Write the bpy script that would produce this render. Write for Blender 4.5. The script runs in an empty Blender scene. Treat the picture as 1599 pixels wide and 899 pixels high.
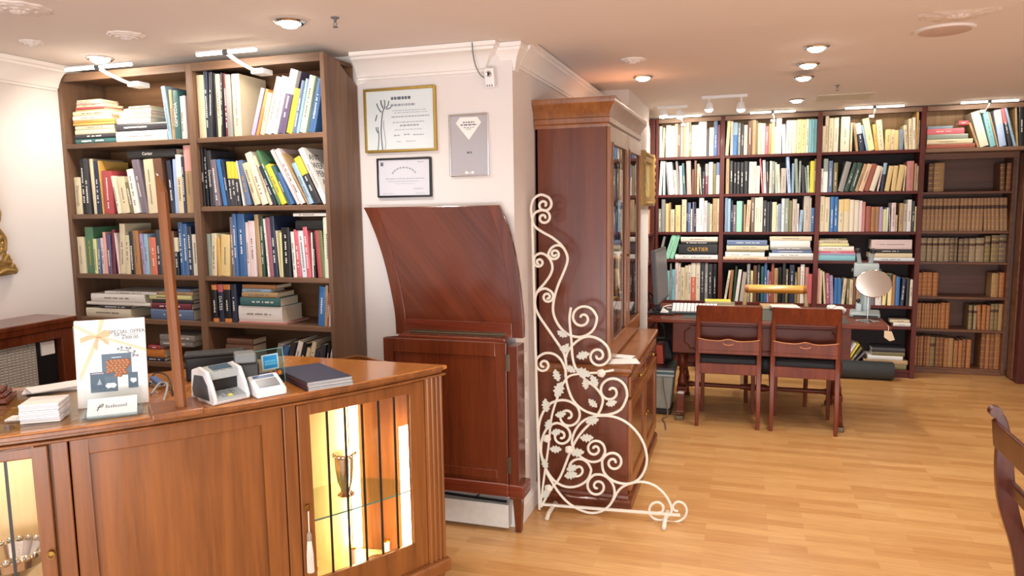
import bpy, bmesh, math, random
from mathutils import Vector, Matrix
D = bpy.data
SC = bpy.context.scene
COL = SC.collection
R_ = math.radians
PI = math.pi
random.seed(7)

# ------------------------------------------------------------------ camera
W_, H_, F_ = 1599, 899, 1138.0
YAW, PITCH, ROLL = R_(17.7), R_(6.51), R_(-0.775)
CAM = Vector((0, 0, 1.6))
fwd = Vector((-math.sin(YAW) * math.cos(PITCH), math.cos(YAW) * math.cos(PITCH), -math.sin(PITCH)))
r0 = Vector((math.cos(YAW), math.sin(YAW), 0))
u0 = r0.cross(fwd)
rgt = r0 * math.cos(ROLL) + u0 * math.sin(ROLL)
upv = -r0 * math.sin(ROLL) + u0 * math.cos(ROLL)
cd = D.cameras.new('camera')
cd.sensor_width = 36
cd.lens = F_ / W_ * 36
cd.clip_start = 0.05
cam = D.objects.new('camera', cd)
COL.objects.link(cam)
cam.matrix_world = Matrix((
    (rgt.x, upv.x, -fwd.x, CAM.x), (rgt.y, upv.y, -fwd.y, CAM.y), (rgt.z, upv.z, -fwd.z, CAM.z), (0, 0, 0, 1)))
SC.camera = cam


def ray(x, y):
    return rgt * ((x - W_ / 2) / F_) - upv * ((y - H_ / 2) / F_) + fwd


def pt(x, y, ax, v):
    """the point of the plane (ax = v) that the photograph shows at x, y"""
    d = ray(x, y)
    i = 'XYZ'.index(ax)
    return CAM + d * ((v - CAM[i]) / d[i])


# ------------------------------------------------------------------ light
SC.view_settings.view_transform = 'Standard'
SC.view_settings.look = 'None'
SC.view_settings.exposure = 0.6
SC.view_settings.gamma = 1
SC.view_settings.use_curve_mapping = False
WORLD_STRENGTH = 0.8
SPOT_W = 21.0
STRIP_W = 2.6
WINDOW_W = 30.0
CEILING_FILL_W = 95.0
wd = D.worlds.new('world')
SC.world = wd
wd.use_nodes = True
wd.node_tree.nodes['Background'].inputs[0].default_value = (0.93, 0.95, 1.0, 1)
wd.node_tree.nodes['Background'].inputs[1].default_value = WORLD_STRENGTH


def lamp(name, kind, loc, energy, color=(1, .9, .78), size=.1, target=None, size_y=None, spot=None):
    l = D.lights.new(name, kind)
    l.energy = energy
    l.color = color
    if kind == 'AREA':
        l.size = size
        if size_y:
            l.shape = 'RECTANGLE'
            l.size_y = size_y
        else:
            l.shape = 'DISK'
    else:
        l.shadow_soft_size = size
    if kind == 'SPOT':
        l.spot_size = spot or R_(140)
        l.spot_blend = .8
    o = D.objects.new(name, l)
    COL.objects.link(o)
    o.location = loc
    d = (Vector(target) - Vector(loc)) if target else Vector((0, 0, -1))
    o.rotation_euler = d.to_track_quat('-Z', 'Y').to_euler()
    return o


# daylight through the shop window behind the photographer
lamp('shop_window_daylight', 'AREA', (0.6, -2.2, 1.5), WINDOW_W, (.88, .94, 1), 3.4, (0.2, 4, 1.4), 2.0)

# unseen fill light added low down, aimed up to brighten the ceiling
lamp('ceiling_fill', 'AREA', (0.4, -2.4, 0.35), CEILING_FILL_W, (.95, .97, 1), 4.0, (0.0, 3.6, 2.4), 0.8)

# ------------------------------------------------------------------ helpers
def lin(c):
    c = c / 255
    return c / 12.92 if c <= .04045 else ((c + .055) / 1.055) ** 2.4


def hx(s):
    return tuple(lin(int(s[i:i + 2], 16)) for i in (0, 2, 4)) + (1,)


MATS = {}


def _new(name):
    m = D.materials.new(name)
    m.use_nodes = True
    nt = m.node_tree
    b = nt.nodes['Principled BSDF']
    return m, nt, b


def mat(name, col, rough=.5, metal=0, var=.12, scale=30, bump=0, spec=.5, coat=0, stretch=None):
    """plain colour with a light mottled variation"""
    if name in MATS:
        return MATS[name]
    m, nt, b = _new(name)
    c = hx(col) if isinstance(col, str) else col
    n = nt.nodes
    tc = n.new('ShaderNodeTexCoord')
    no = n.new('ShaderNodeTexNoise')
    no.inputs['Scale'].default_value = scale
    no.inputs['Detail'].default_value = 4
    if stretch:
        mp = n.new('ShaderNodeMapping')
        mp.inputs['Scale'].default_value = stretch
        nt.links.new(tc.outputs['Object'], mp.inputs[0])
        nt.links.new(mp.outputs[0], no.inputs['Vector'])
    else:
        nt.links.new(tc.outputs['Object'], no.inputs['Vector'])
    mx = n.new('ShaderNodeMix')
    mx.data_type = 'RGBA'
    mx.inputs['A'].default_value = tuple(v * (1 - var) for v in c[:3]) + (1,)
    mx.inputs['B'].default_value = tuple(min(1, v * (1 + var)) for v in c[:3]) + (1,)
    nt.links.new(no.outputs['Fac'], mx.inputs['Factor'])
    nt.links.new(mx.outputs['Result'], b.inputs['Base Color'])
    b.inputs['Roughness'].default_value = rough
    b.inputs['Metallic'].default_value = metal
    b.inputs['Specular IOR Level'].default_value = spec
    b.inputs['Coat Weight'].default_value = coat
    b.inputs['Coat Roughness'].default_value = .12
    if bump:
        bp = n.new('ShaderNodeBump')
        bp.inputs['Strength'].default_value = bump
        bp.inputs['Distance'].default_value = .004
        nt.links.new(no.outputs['Fac'], bp.inputs['Height'])
        nt.links.new(bp.outputs[0], b.inputs['Normal'])
    MATS[name] = m
    return m


def wood(name, c1, c2, axis='Z', scale=9, rough=.35, coat=.25, rot=0, var=1.0, spec=.5):
    """grain that runs along one axis"""
    if name in MATS:
        return MATS[name]
    m, nt, b = _new(name)
    n = nt.nodes
    tc = n.new('ShaderNodeTexCoord')
    mp = n.new('ShaderNodeMapping')
    s = [scale, scale, scale]
    s['XYZ'.index(axis)] = scale * .06
    mp.inputs['Scale'].default_value = s
    if rot:
        mr = n.new('ShaderNodeMapping')
        mr.inputs['Rotation'].default_value = (0, rot, 0)
        nt.links.new(tc.outputs['Object'], mr.inputs[0])
        nt.links.new(mr.outputs[0], mp.inputs[0])
    else:
        nt.links.new(tc.outputs['Object'], mp.inputs[0])
    no = n.new('ShaderNodeTexNoise')
    no.inputs['Scale'].default_value = 2.2
    no.inputs['Detail'].default_value = 6
    no.inputs['Roughness'].default_value = .62
    no.inputs['Distortion'].default_value = .6
    nt.links.new(mp.outputs[0], no.inputs['Vector'])
    fine = n.new('ShaderNodeTexNoise')
    fine.inputs['Scale'].default_value = 14
    fine.inputs['Detail'].default_value = 3
    nt.links.new(mp.outputs[0], fine.inputs['Vector'])
    ad = n.new('ShaderNodeMath')
    ad.operation = 'MULTIPLY_ADD'
    ad.inputs[1].default_value = .35
    nt.links.new(fine.outputs['Fac'], ad.inputs[0])
    nt.links.new(no.outputs['Fac'], ad.inputs[2])
    rp = n.new('ShaderNodeValToRGB')
    rp.color_ramp.elements[0].position = .68 - .24 * var
    rp.color_ramp.elements[1].position = .68 + .22 * var
    rp.color_ramp.elements[0].color = hx(c1)
    rp.color_ramp.elements[1].color = hx(c2)
    nt.links.new(ad.outputs[0], rp.inputs[0])
    nt.links.new(rp.outputs[0], b.inputs['Base Color'])
    b.inputs['Roughness'].default_value = rough
    b.inputs['Coat Weight'].default_value = coat
    b.inputs['Coat Roughness'].default_value = .1
    b.inputs['Specular IOR Level'].default_value = spec
    MATS[name] = m
    return m


def emit(name, col, strength):
    if name in MATS:
        return MATS[name]
    m, nt, b = _new(name)
    b.inputs['Base Color'].default_value = hx(col)
    b.inputs['Emission Color'].default_value = hx(col)
    b.inputs['Emission Strength'].default_value = strength
    MATS[name] = m
    return m


def glass(name, tint='ffffff', rough=.0, amount=.9):
    """thin pane: mostly clear, with a mirror-like reflection"""
    if name in MATS:
        return MATS[name]
    m, nt, b = _new(name)
    n = nt.nodes
    out = n['Material Output']
    tr = n.new('ShaderNodeBsdfTransparent')
    tr.inputs[0].default_value = hx(tint)
    gl = n.new('ShaderNodeBsdfGlossy')
    gl.inputs['Roughness'].default_value = rough
    fr = n.new('ShaderNodeFresnel')
    fr.inputs[0].default_value = 1.45
    mx = n.new('ShaderNodeMixShader')
    ge = n.new('ShaderNodeNewGeometry')
    sb_ = n.new('ShaderNodeMath')
    sb_.operation = 'SUBTRACT'
    sb_.use_clamp = True
    nt.links.new(fr.outputs[0], sb_.inputs[0])
    nt.links.new(ge.outputs['Backfacing'], sb_.inputs[1])
    nt.links.new(sb_.outputs[0], mx.inputs[0])
    nt.links.new(tr.outputs[0], mx.inputs[1])
    nt.links.new(gl.outputs[0], mx.inputs[2])
    nt.links.new(mx.outputs[0], out.inputs[0])
    MATS[name] = m
    return m


class MB:
    """collects shapes and links them as one mesh object"""

    def __init__(self):
        self.bm = bmesh.new()
        self.mi = 0

    def _f(self, vs):
        try:
            f = self.bm.faces.new(vs)
            f.material_index = self.mi
            return f
        except ValueError:
            return None

    def box(self, x0, x1, y0, y1, z0, z1, M=None):
        p = [Vector((x, y, z)) for z in (z0, z1) for y in (y0, y1) for x in (x0, x1)]
        if M:
            p = [M @ q for q in p]
        v = [self.bm.verts.new(q) for q in p]
        for f in ((0, 2, 3, 1), (4, 5, 7, 6), (0, 1, 5, 4), (2, 6, 7, 3), (0, 4, 6, 2), (1, 3, 7, 5)):
            self._f([v[i] for i in f])
        return self

    def prism(self, poly, axis, a, b, M=None):
        """poly in the two other axes (in xyz order), extruded from a to b"""
        def mk(q, t):
            v = {'X': (t, q[0], q[1]), 'Y': (q[0], t, q[1]), 'Z': (q[0], q[1], t)}[axis]
            v = Vector(v)
            return self.bm.verts.new(M @ v if M else v)
        A = [mk(q, a) for q in poly]
        B = [mk(q, b) for q in poly]
        n = len(poly)
        self._f(A)
        self._f(B[::-1])
        for i in range(n):
            self._f([A[i], A[(i + 1) % n], B[(i + 1) % n], B[i]])
        return self

    def loft(self, rings, closed=True, caps=True):
        rs = [[self.bm.verts.new(Vector(p)) for p in r] for r in rings]
        n = len(rs[0])
        for a, b in zip(rs, rs[1:]):
            for i in range(n if closed else n - 1):
                self._f([a[i], a[(i + 1) % n], b[(i + 1) % n], b[i]])
        if caps and closed:
            self._f(rs[0][::-1])
            self._f(rs[-1])
        return self

    def tube(self, pts, r, sides=8, caps=True):
        pts = [Vector(p) for p in pts]
        rad = r if isinstance(r, (list, tuple)) else [r] * len(pts)
        t = (pts[1] - pts[0]).normalized()
        nrm = t.orthogonal().normalized()
        rings = []
        for i, p in enumerate(pts):
            if i == 0:
                t2 = (pts[1] - pts[0])
            elif i == len(pts) - 1:
                t2 = (pts[-1] - pts[-2])
            else:
                t2 = (pts[i + 1] - pts[i - 1])
            if t2.length < 1e-9:
                t2 = t
            t2 = t2.normalized()
            q = t.rotation_difference(t2)
            nrm = q @ nrm
            t = t2
            bn = t.cross(nrm)
            rings.append([p + (nrm * math.cos(2 * PI * k / sides) + bn * math.sin(2 * PI * k / sides)) * rad[i] for k in range(sides)])
        return self.loft(rings, True, caps)

    def lathe(self, prof, c=(0, 0, 0), seg=24, M=None):
        """prof: (radius, z) list"""
        rings = []
        for r, z in prof:
            ring = [Vector((c[0] + max(r, 1e-4) * math.cos(2 * PI * k / seg), c[1] + max(r, 1e-4) * math.sin(2 * PI * k / seg), c[2] + z)) for k in range(seg)]
            rings.append([M @ p for p in ring] if M else ring)
        return self.loft(rings)

    def ball(self, c, r, seg=12, sc=(1, 1, 1)):
        prof = [(r * math.sin(PI * k / 8), -r * math.cos(PI * k / 8)) for k in range(9)]
        M = Matrix.Translation(Vector(c)) @ Matrix.Diagonal((*sc, 1))
        return self.lathe(prof, (0, 0, 0), seg, M)

    def sweep(self, path, prof, closed=False):
        """profile (offset to the right of travel, z) along a plan path"""
        P = [Vector((p[0], p[1])) for p in path]
        n = len(P)
        rings = []
        for i in range(n):
            if closed:
                a, b = P[i] - P[i - 1], P[(i + 1) % n] - P[i]
            else:
                a = P[i] - P[i - 1] if i else P[1] - P[0]
                b = P[i + 1] - P[i] if i < n - 1 else a
            na = Vector((a.y, -a.x)).normalized()
            nb = Vector((b.y, -b.x)).normalized()
            m = (na + nb)
            m = m / max(m.dot(na), .2)
            rings.append([(P[i].x + m.x * d, P[i].y + m.y * d, z) for d, z in prof])
        if closed:
            rings.append(rings[0])
        return self.loft(rings, True, not closed)

    def xform(self, M):
        bmesh.ops.transform(self.bm, matrix=M, verts=self.bm.verts)
        return self

    def build(self, name, m, parent=None, local=False, bevel=0, smooth=False, seg=2):
        bm = self.bm
        bmesh.ops.remove_doubles(bm, verts=bm.verts, dist=1e-6)
        bmesh.ops.recalc_face_normals(bm, faces=bm.faces)
        if parent is not None and not local:
            off = Vector()
            p = parent
            while p is not None:
                off += p.location
                p = p.parent
            bmesh.ops.translate(bm, vec=-off, verts=bm.verts)
            loc = Vector()
        elif parent is None:
            xs = [v.co for v in bm.verts]
            lo = Vector((min(v.x for v in xs), min(v.y for v in xs), min(v.z for v in xs)))
            hi = Vector((max(v.x for v in xs), max(v.y for v in xs), max(v.z for v in xs)))
            loc = Vector(((lo.x + hi.x) / 2, (lo.y + hi.y) / 2, lo.z))
            bmesh.ops.translate(bm, vec=-loc, verts=bm.verts)
        else:
            loc = Vector()
        me = D.meshes.new(name)
        bm.to_mesh(me)
        bm.free()
        for q in (m if isinstance(m, (list, tuple)) else [m]):
            me.materials.append(q)
        if smooth:
            me.polygons.foreach_set('use_smooth', [True] * len(me.polygons))
            try:
                me.set_sharp_from_angle(angle=R_(38))
            except Exception:
                pass
        o = D.objects.new(name, me)
        COL.objects.link(o)
        o.location = loc
        if parent is not None:
            o.parent = parent
        if bevel:
            b = o.modifiers.new('edge', 'BEVEL')
            b.width = bevel
            b.segments = seg
            b.limit_method = 'ANGLE'
            b.angle_limit = R_(40)
        return o


def tag(o, label, cat, group=None, kind=None):
    o['label'] = label
    o['category'] = cat
    if group:
        o['group'] = group
    if kind:
        o['kind'] = kind
    return o


def thing(name, label, cat, loc=(0, 0, 0), rotz=0, group=None):
    o = D.objects.new(name, None)
    COL.objects.link(o)
    o.location = loc
    o.rotation_euler = (0, 0, rotz)
    return tag(o, label, cat, group)


def struct(name, mb, m, bevel=0, smooth=False):
    o = mb.build(name, m, None, bevel=bevel, smooth=smooth)
    o['kind'] = 'structure'
    return o


def copy_tree(o, parent=None):
    c = o.copy()
    COL.objects.link(c)
    if parent is not None:
        c.parent = parent
    for ch in list(o.children):
        copy_tree(ch, c)
    return c


def text(body, size, m, parent, M, name='lettering', align='CENTER', extrude=.0003, sx=1.0):
    """flat lettering; M places the text plane (x right, y up) in the parent's space"""
    cu = D.curves.new(name, 'FONT')
    cu.body = body
    cu.size = size
    cu.align_x = align
    cu.align_y = 'CENTER'
    cu.extrude = extrude
    cu.resolution_u = 2
    tmp = D.objects.new(name, cu)
    me = D.meshes.new_from_object(tmp)
    D.objects.remove(tmp)
    D.curves.remove(cu)
    me.transform(M @ Matrix.Diagonal((sx, 1, 1, 1)))
    me.materials.clear()
    me.materials.append(m)
    me.name = name
    o = D.objects.new(name, me)
    COL.objects.link(o)
    o.parent = parent
    return o


RX90 = Matrix.Rotation(PI / 2, 4, 'X')


def smooth_path(pts, n=6):
    P = [Vector(p) for p in pts]
    out = []
    for i in range(len(P) - 1):
        p0 = P[max(i - 1, 0)]
        p1, p2 = P[i], P[i + 1]
        p3 = P[min(i + 2, len(P) - 1)]
        for k in range(n):
            t = k / n
            out.append(.5 * ((2 * p1) + (p2 - p0) * t + (2 * p0 - 5 * p1 + 4 * p2 - p3) * t * t + (-p0 + 3 * p1 - 3 * p2 + p3) * t ** 3))
    out.append(P[-1])
    return out


# ------------------------------------------------------------------ materials
WALL = mat('wall_plaster', 'e2dcd9', .8, var=.015, scale=3, spec=.2)
CEIL = mat('ceiling_plaster', 'e4dad4', .85, var=.015, scale=2, spec=.2)
TRIM = mat('white_trim_paint', 'ece8e4', .5, var=.02, scale=4)
WALNUT = wood('walnut_board', '5a4232', '806049', 'Z', 7, .5, .05)
WALNUT_H = wood('walnut_shelf', '5a4232', '806049', 'X', 7, .5, .05)
LIT_BACK = wood('lit_back_board', '9a7448', 'b88f60', 'Z', 6, .55, .03)  # paler tone carries the strip-lamp light on the top back boards
DARK = wood('dark_mahogany_shelf', '451a17', '612a24', 'X', 7, .45, .03, spec=.25)
DARK_V = wood('dark_mahogany_upright', '48201b', '663027', 'Z', 7, .45, .03, spec=.25)
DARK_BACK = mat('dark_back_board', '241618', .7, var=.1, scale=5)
MAHOG = wood('red_mahogany', '4e1f0e', '71351a', 'Z', 6, .25, .35)
MAHOG_X = wood('red_mahogany_rail', '561f10', '7c361c', 'X', 6, .25, .5)
MAHOG_D = wood('red_mahogany_diagonal', '4a1d0e', '6b2f17', 'Z', 5, .2, .45, rot=R_(40))
CTR = wood('counter_mahogany', '683a1a', '93592a', 'Z', 6, .3, .3)
CTR_TOP = wood('counter_top_wood', '9a5a22', 'c98338', 'Y', 6, .2, .6)
CAB = wood('cabinet_mahogany', '54240f', '74381f', 'Z', 5, .25, .3)
CAB_E = wood('cabinet_mahogany_edge', '70401f', '9c6236', 'Z', 7, .3, .3)
CHAIR = wood('chair_mahogany', '57210f', '7f3a1d', 'Z', 8, .35, .05, spec=.25)
CHAIR_D = wood('sabre_mahogany', '42180d', '5e2916', 'Z', 8, .3, .2)
DESK = wood('desk_mahogany', '532011', '74341d', 'X', 7, .38, .05, spec=.22)
ALC = wood('alcove_wood', '5c3826', '83563c', 'X', 7, .45, .1)
ALC_BACK = wood('alcove_back_board', '553629', '70493a', 'X', 4, .5, .1)
TOECAP = mat('worn_brass', '6f6250', .35, .9, .2, 60)
LEAF = mat('painted_leaf', 'cfd0c4', .5, 0, .12, 80, .2)
BRASS = mat('brass', '9a7a3c', .32, 1, .15, 40)
CHROME = mat('chrome', 'd8d8d8', .12, 1, .03, 20)
SILVER = mat('silver_plate', 'cfc9c0', .18, 1, .08, 30)
GILT = mat('gilt', 'a98850', .4, .55, .3, 25, .4)
IRON = mat('cream_painted_iron', 'e6e0d2', .45, 0, .08, 60, .1)
BLACKP = mat('black_plastic', '17171a', .4, 0, .1, 50)
BLACKL = mat('black_leather', '1b1c20', .5, 0, .15, 90, .15)
GREYP = mat('grey_plastic', '6a6d70', .45, 0, .08, 50)
LGREYP = mat('pale_grey_plastic', 'a7b0b2', .4, 0, .06, 50)
WHITEP = mat('white_plastic', 'e8e8ea', .35, 0, .03, 50)
PAPER = mat('white_paper', 'f0eeea', .6, 0, .02, 20)
PAGES = mat('page_edges', 'd9cdb4', .75, 0, .1, 8, 0, .3, 0, (1, 1, 90))
INK = mat('dark_ink', '3b3f46', .6)
GLASS = glass('clear_glass')
GLASS_G = glass('green_edged_glass', 'dff0ea')
MIRROR = mat('mirror', 'e4e0da', .03, 1, .01)
TUBE = emit('strip_tube_glow', 'fff3dc', 9)
LED = emit('lamp_glow', 'fff1df', 25)
# ------------------------------------------------------------------ the room
XL, YP, XS = -3.47, 3.34, -1.05          # left wall, pillar front, pillar side
floor_m, nt, b = _new('laminate_floor')
n = nt.nodes
tc = n.new('ShaderNodeTexCoord')
br = n.new('ShaderNodeTexBrick')
br.offset = .37
br.offset_frequency = 2
br.inputs['Scale'].default_value = 1
br.inputs['Brick Width'].default_value = .46
br.inputs['Row Height'].default_value = .066
br.inputs['Mortar Size'].default_value = .0007
br.inputs['Mortar Smooth'].default_value = .2
br.inputs['Bias'].default_value = 0
br.inputs['Color1'].default_value = (0, 0, 0, 1)
br.inputs['Color2'].default_value = (1, 1, 1, 1)
br.inputs['Mortar'].default_value = (.25, .25, .25, 1)
nt.links.new(tc.outputs['Object'], br.inputs['Vector'])
rp = n.new('ShaderNodeValToRGB')
rp.color_ramp.elements[0].color = hx('c79358')
rp.color_ramp.elements[1].color = hx('dcae72')
nt.links.new(br.outputs['Color'], rp.inputs[0])
mp = n.new('ShaderNodeMapping')
mp.inputs['Scale'].default_value = (2.2, 34, 1)
nt.links.new(tc.outputs['Object'], mp.inputs[0])
no = n.new('ShaderNodeTexNoise')
no.inputs['Scale'].default_value = 2.5
no.inputs['Detail'].default_value = 6
nt.links.new(mp.outputs[0], no.inputs['Vector'])
mx = n.new('ShaderNodeMix')
mx.data_type = 'RGBA'
mx.blend_type = 'MULTIPLY'
mx.inputs['Factor'].default_value = .35
nt.links.new(rp.outputs[0], mx.inputs['A'])
r2 = n.new('ShaderNodeValToRGB')
r2.color_ramp.elements[0].position = .3
r2.color_ramp.elements[1].position = .65
r2.color_ramp.elements[0].color = hx('c8aa8a')
r2.color_ramp.elements[1].color = (1, 1, 1, 1)
nt.links.new(no.outputs['Fac'], r2.inputs[0])
nt.links.new(r2.outputs[0], mx.inputs['B'])
nt.links.new(mx.outputs['Result'], b.inputs['Base Color'])
b.inputs['Roughness'].default_value = .3
b.inputs['Coat Weight'].default_value = .15
b.inputs['Coat Roughness'].default_value = .2
struct('floor', MB().box(-3.6, 3.3, -2.6, 8.0, -.06, 0), floor_m)

c = MB()
c.box(-3.6, 3.3, -2.6, 3.42, 2.35, 2.6)
c.box(-3.6, 3.3, 3.42, 4.78, 2.375, 2.6)
c.box(-3.6, 3.3, 4.78, 8.0, 2.402, 2.6)
struct('ceiling', c, CEIL)
struct('wall_left', MB().box(XL - .1, XL, -2.6, 3.5, 0, 2.36), WALL)
struct('wall_centre', MB().box(XL, XS, YP, 5.3, 0, 2.42), WALL)
struct('wall_pier', MB().box(-1.3, -.80, 5.3, 6.44, 0, 2.44), WALL)
struct('wall_recess', MB().box(-1.3, -1.06, 6.44, 7.9, 0, 2.44), WALL)
struct('wall_back', MB().box(-1.3, 3.3, 7.78, 7.9, 0, 2.44), WALL)
struct('wall_right', MB().box(3.0, 3.1, -2.6, 7.9, 0, 2.44), WALL)

# cornices: plaster profile, offset from the wall and height
CP = [(0, 2.225), (.012, 2.225), (.014, 2.237), (.022, 2.239), (.024, 2.25), (.03, 2.262), (.045, 2.287), (.07, 2.31), (.08, 2.314), (.082, 2.326), (.094, 2.329), (.096, 2.348), (0, 2.348)]
cor = MB()
cor.sweep([(-1.855, YP), (-1.195, YP), (-1.195, YP + .06)], CP)
cor.sweep([(-1.09, YP + .06), (-1.09, YP + .02), (XS, YP + .02), (XS, 3.415)], [(d * .55, z) for d, z in CP])
struct('trim_1', cor, TRIM, smooth=True)
cor = MB()
cor.sweep([(XS, 3.425), (XS, 5.29)], [(d * .8, z + .022) for d, z in CP])
struct('trim_2', cor, TRIM, smooth=True)
cor = MB()
cor.sweep([(XL, -1.5), (XL, 3.02)], CP)
struct('trim_3', cor, TRIM, smooth=True)
SK = [(0, 0), (.02, 0), (.02, .085), (.014, .098), (.01, .11), (0, .11)]
sk = MB()
sk.sweep([(-1.85, YP), (XS, YP), (XS, 3.66)], SK)
struct('baseboard_centre', sk, TRIM)
# boxed pipe ledge above the skirting behind the counter gate
struct('trim_4', MB().box(-1.84, -1.075, 3.262, YP, .015, .135), mat('trunking_paint', 'd2cec6', .5), bevel=.004)
pc = MB()
pc.tube(smooth_path([(-1.8, 3.285, .165), (-1.4, 3.285, .15), (-1.25, 3.285, .146), (-1.09, 3.285, .143)], 5), .007, 6)
pc.tube(smooth_path([(-1.25, 3.285, .15), (-1.235, 3.29, .17), (-1.23, 3.3, .235), (-1.23, 3.335, .26)], 5), .005, 6)
tag(pc.build('power_cable', BLACKP, smooth=True), 'black cable run along the white ledge under the counter gate', 'cable')

# wall plates on the pillar side
for z, h, lab in ((.82, .075, 'topmost small cream wall plate on the pillar edge'), (.64, .08, 'middle round-edged cream wall plate on the pillar edge, below another'), (.40, .19, 'tall cream blanking plate low on the pillar edge')):
    t = thing('wall_plate', lab, 'wall plate', (XS, 3.475, z))
    MB().box(0, .008, -.04, .04, -h / 2, h / 2).build('plate', TRIM, t, True, bevel=.003)
    MB().box(.008, .014, -.008, .008, -.012, .012).build('switch', WHITEP, t, True, bevel=.002)
    MB().box(.008, .009, -.004, .004, -h / 2 + .008, -h / 2 + .014).build('screw', GREYP, t, True)

# ------------------------------------------------------------------ ceiling fittings
def downlight(x, y, z, label, lit=True, w=SPOT_W, tilt=(0, 0)):
    t = thing('downlight', label, 'ceiling light', (x, y, z), 0, 'recessed ceiling spotlights')
    MB().lathe([(.044, 0), (.062, 0), (.064, -.006), (.056, -.013), (.046, -.013), (.044, -.004)]).build('bezel', CHROME, t, True, smooth=True)
    MB().lathe([(.0, -.004), (.043, -.004), (.042, -.014), (.028, -.026), (0, -.030)]).build('lamp', LED, t, True, smooth=True)
    lamp('downlight_beam', 'SPOT', (x, y, z - .045), w, (1, .92, .83), .035, (x + tilt[0], y + tilt[1], z - 1), spot=R_(150))


p = pt(452, 32, 'Z', 2.35)
downlight(p.x, p.y, 2.35, 'glowing round spotlight alone in the ceiling in front of the framed certificates')
p = pt(170, 93, 'Z', 2.35)
downlight(p.x, min(p.y, 2.92), 2.35, 'glowing round spotlight above the strip lamp at the plaster-wall end of the walnut bookcase', w=7)
for (x, y), z, lab in (((1275, 72), 2.375, 'glowing spotlight, largest of three in a row over the open floor'), ((1262, 99), 2.375, 'glowing spotlight, middle one of three in a row over the open floor'),
                       ((1255, 119), 2.375, 'glowing spotlight, smallest of three in a row over the open floor'), ((1244, 155), 2.402, 'small glowing spotlight close to the ceiling vent before the dark bookcases'),
                       ((1004, 119), 2.375, 'dim spotlight casting a warm pool over the glazed cabinet')):
    p = pt(x, y, 'Z', z)
    downlight(p.x, p.y, z, lab)
# extra unseen downlight beams without fittings, added to brighten the room
for x, y in ((.3, 2.6), (1.7, 3.4), (1.7, 1.2), (.2, .6), (-1.5, .9), (1.9, 5.2)):
    lamp('downlight_beam', 'SPOT', (x, y, 2.33), SPOT_W, (1, .92, .83), .05, spot=R_(150))


def rose(x, y, z, r, label, petals=10):
    m = MB()
    seg = 60
    rings = []
    for rr, dz, am in ((r, 0, .04), (r * .97, -.012, .05), (r * .85, -.014, .03), (r * .8, -.022, .06), (r * .6, -.02, .1), (r * .52, -.03, .08), (r * .3, -.026, .12), (r * .2, -.04, .1), (r * .02, -.046, 0)):
        rings.append([(rr * (1 + am * math.cos(petals * 2 * PI * k / seg)) * math.cos(2 * PI * k / seg), rr * (1 + am * math.cos(petals * 2 * PI * k / seg)) * math.sin(2 * PI * k / seg), dz) for k in range(seg)])
    m.loft(rings)
    m.xform(Matrix.Translation((x, y, z)) @ Matrix.Diagonal((1, 1, .55, 1)))
    o = m.build('ceiling_rose', CEIL, smooth=True)
    return tag(o, label, 'ceiling rose', 'plaster ceiling ornaments')


for (x, y), z, r, lab in (((30, 12), 2.35, .105, 'large white plaster rose on the ceiling above the gilt-framed mirror'), ((197, 54), 2.35, .075, 'middle-sized white plaster rose on the ceiling before the walnut bookcase'),
                          ((50, 65), 2.35, .05, 'smallest white plaster rose, on the ceiling near the cornice of the plaster wall'), ((1497, 19), 2.375, .15, 'wide plaster rose on the ceiling over the open floor'),
                          ((988, 93), 2.375, .07, 'small white plaster rose on the ceiling by the dim spotlight over the glazed cabinet')):
    p = pt(x, y, 'Z', z)
    rose(p.x, p.y, z, r, lab)
p = pt(1475, 46, 'Z', 2.375)  # darker disc stands in for the shade of the wide rose
t = thing('rose_shade', 'flat pinkish disc standing in for the shade of the wide plaster ceiling rose', 'painted shade', (p.x, p.y, 2.375))
MB().lathe([(0, 0), (.12, 0), (.118, -.008), (.1, -.012), (0, -.012)], seg=40).build('grille', mat('rose_shade_tone', 'c9b0a4', .7), t, True, smooth=True)
MB().lathe([(.118, 0), (.128, 0), (.126, -.01), (.118, -.01)], seg=40).build('rim', CEIL, t, True, smooth=True)
p = pt(1318, 151, 'Z', 2.402)
t = thing('ceiling_vent', 'rectangular beige air vent in the ceiling before the dark bookcases', 'vent', (p.x, p.y, 2.402))
m = MB()
for s in (-1, 1):
    m.box(-.19, .19, s * .17 - .012, s * .17 + .012, -.008, 0)
    m.box(s * .19 - .012, s * .19 + .012, -.17, .17, -.008, 0)
m.build('frame', mat('vent_paint', 'cfc2ac', .5), t, True)
m = MB()
for k in range(9):
    m.box(-.18, .18, -.15 + k * .0375 - .012, -.15 + k * .0375 + .012, -.006, -.001)
m.build('slat', mat('vent_slats', 'c2b498', .5), t, True)
for (x, y), z, lab in (((523, 27), 2.35, 'small brass sprinkler head in the ceiling before the framed certificates'), ((1308, 133), 2.402, 'small sprinkler head in the ceiling behind the air vent')):
    p = pt(x, y, 'Z', z)
    t = thing('sprinkler_head', lab, 'sprinkler', (p.x, p.y, z))
    MB().lathe([(0, 0), (.018, 0), (.016, -.004), (.006, -.005), (.005, -.02), (0, -.02)], seg=16).build('body', GREYP, t, True)
    m = MB()
    for s in (-1, 1):
        m.tube([(0, 0, -.018), (s * .009, 0, -.026), (0, 0, -.037)], .0018, 6)
    m.lathe([(0, -.037), (.011, -.037), (.011, -.039), (0, -.039)], seg=16)
    m.build('deflector', GREYP, t, True)


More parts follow.
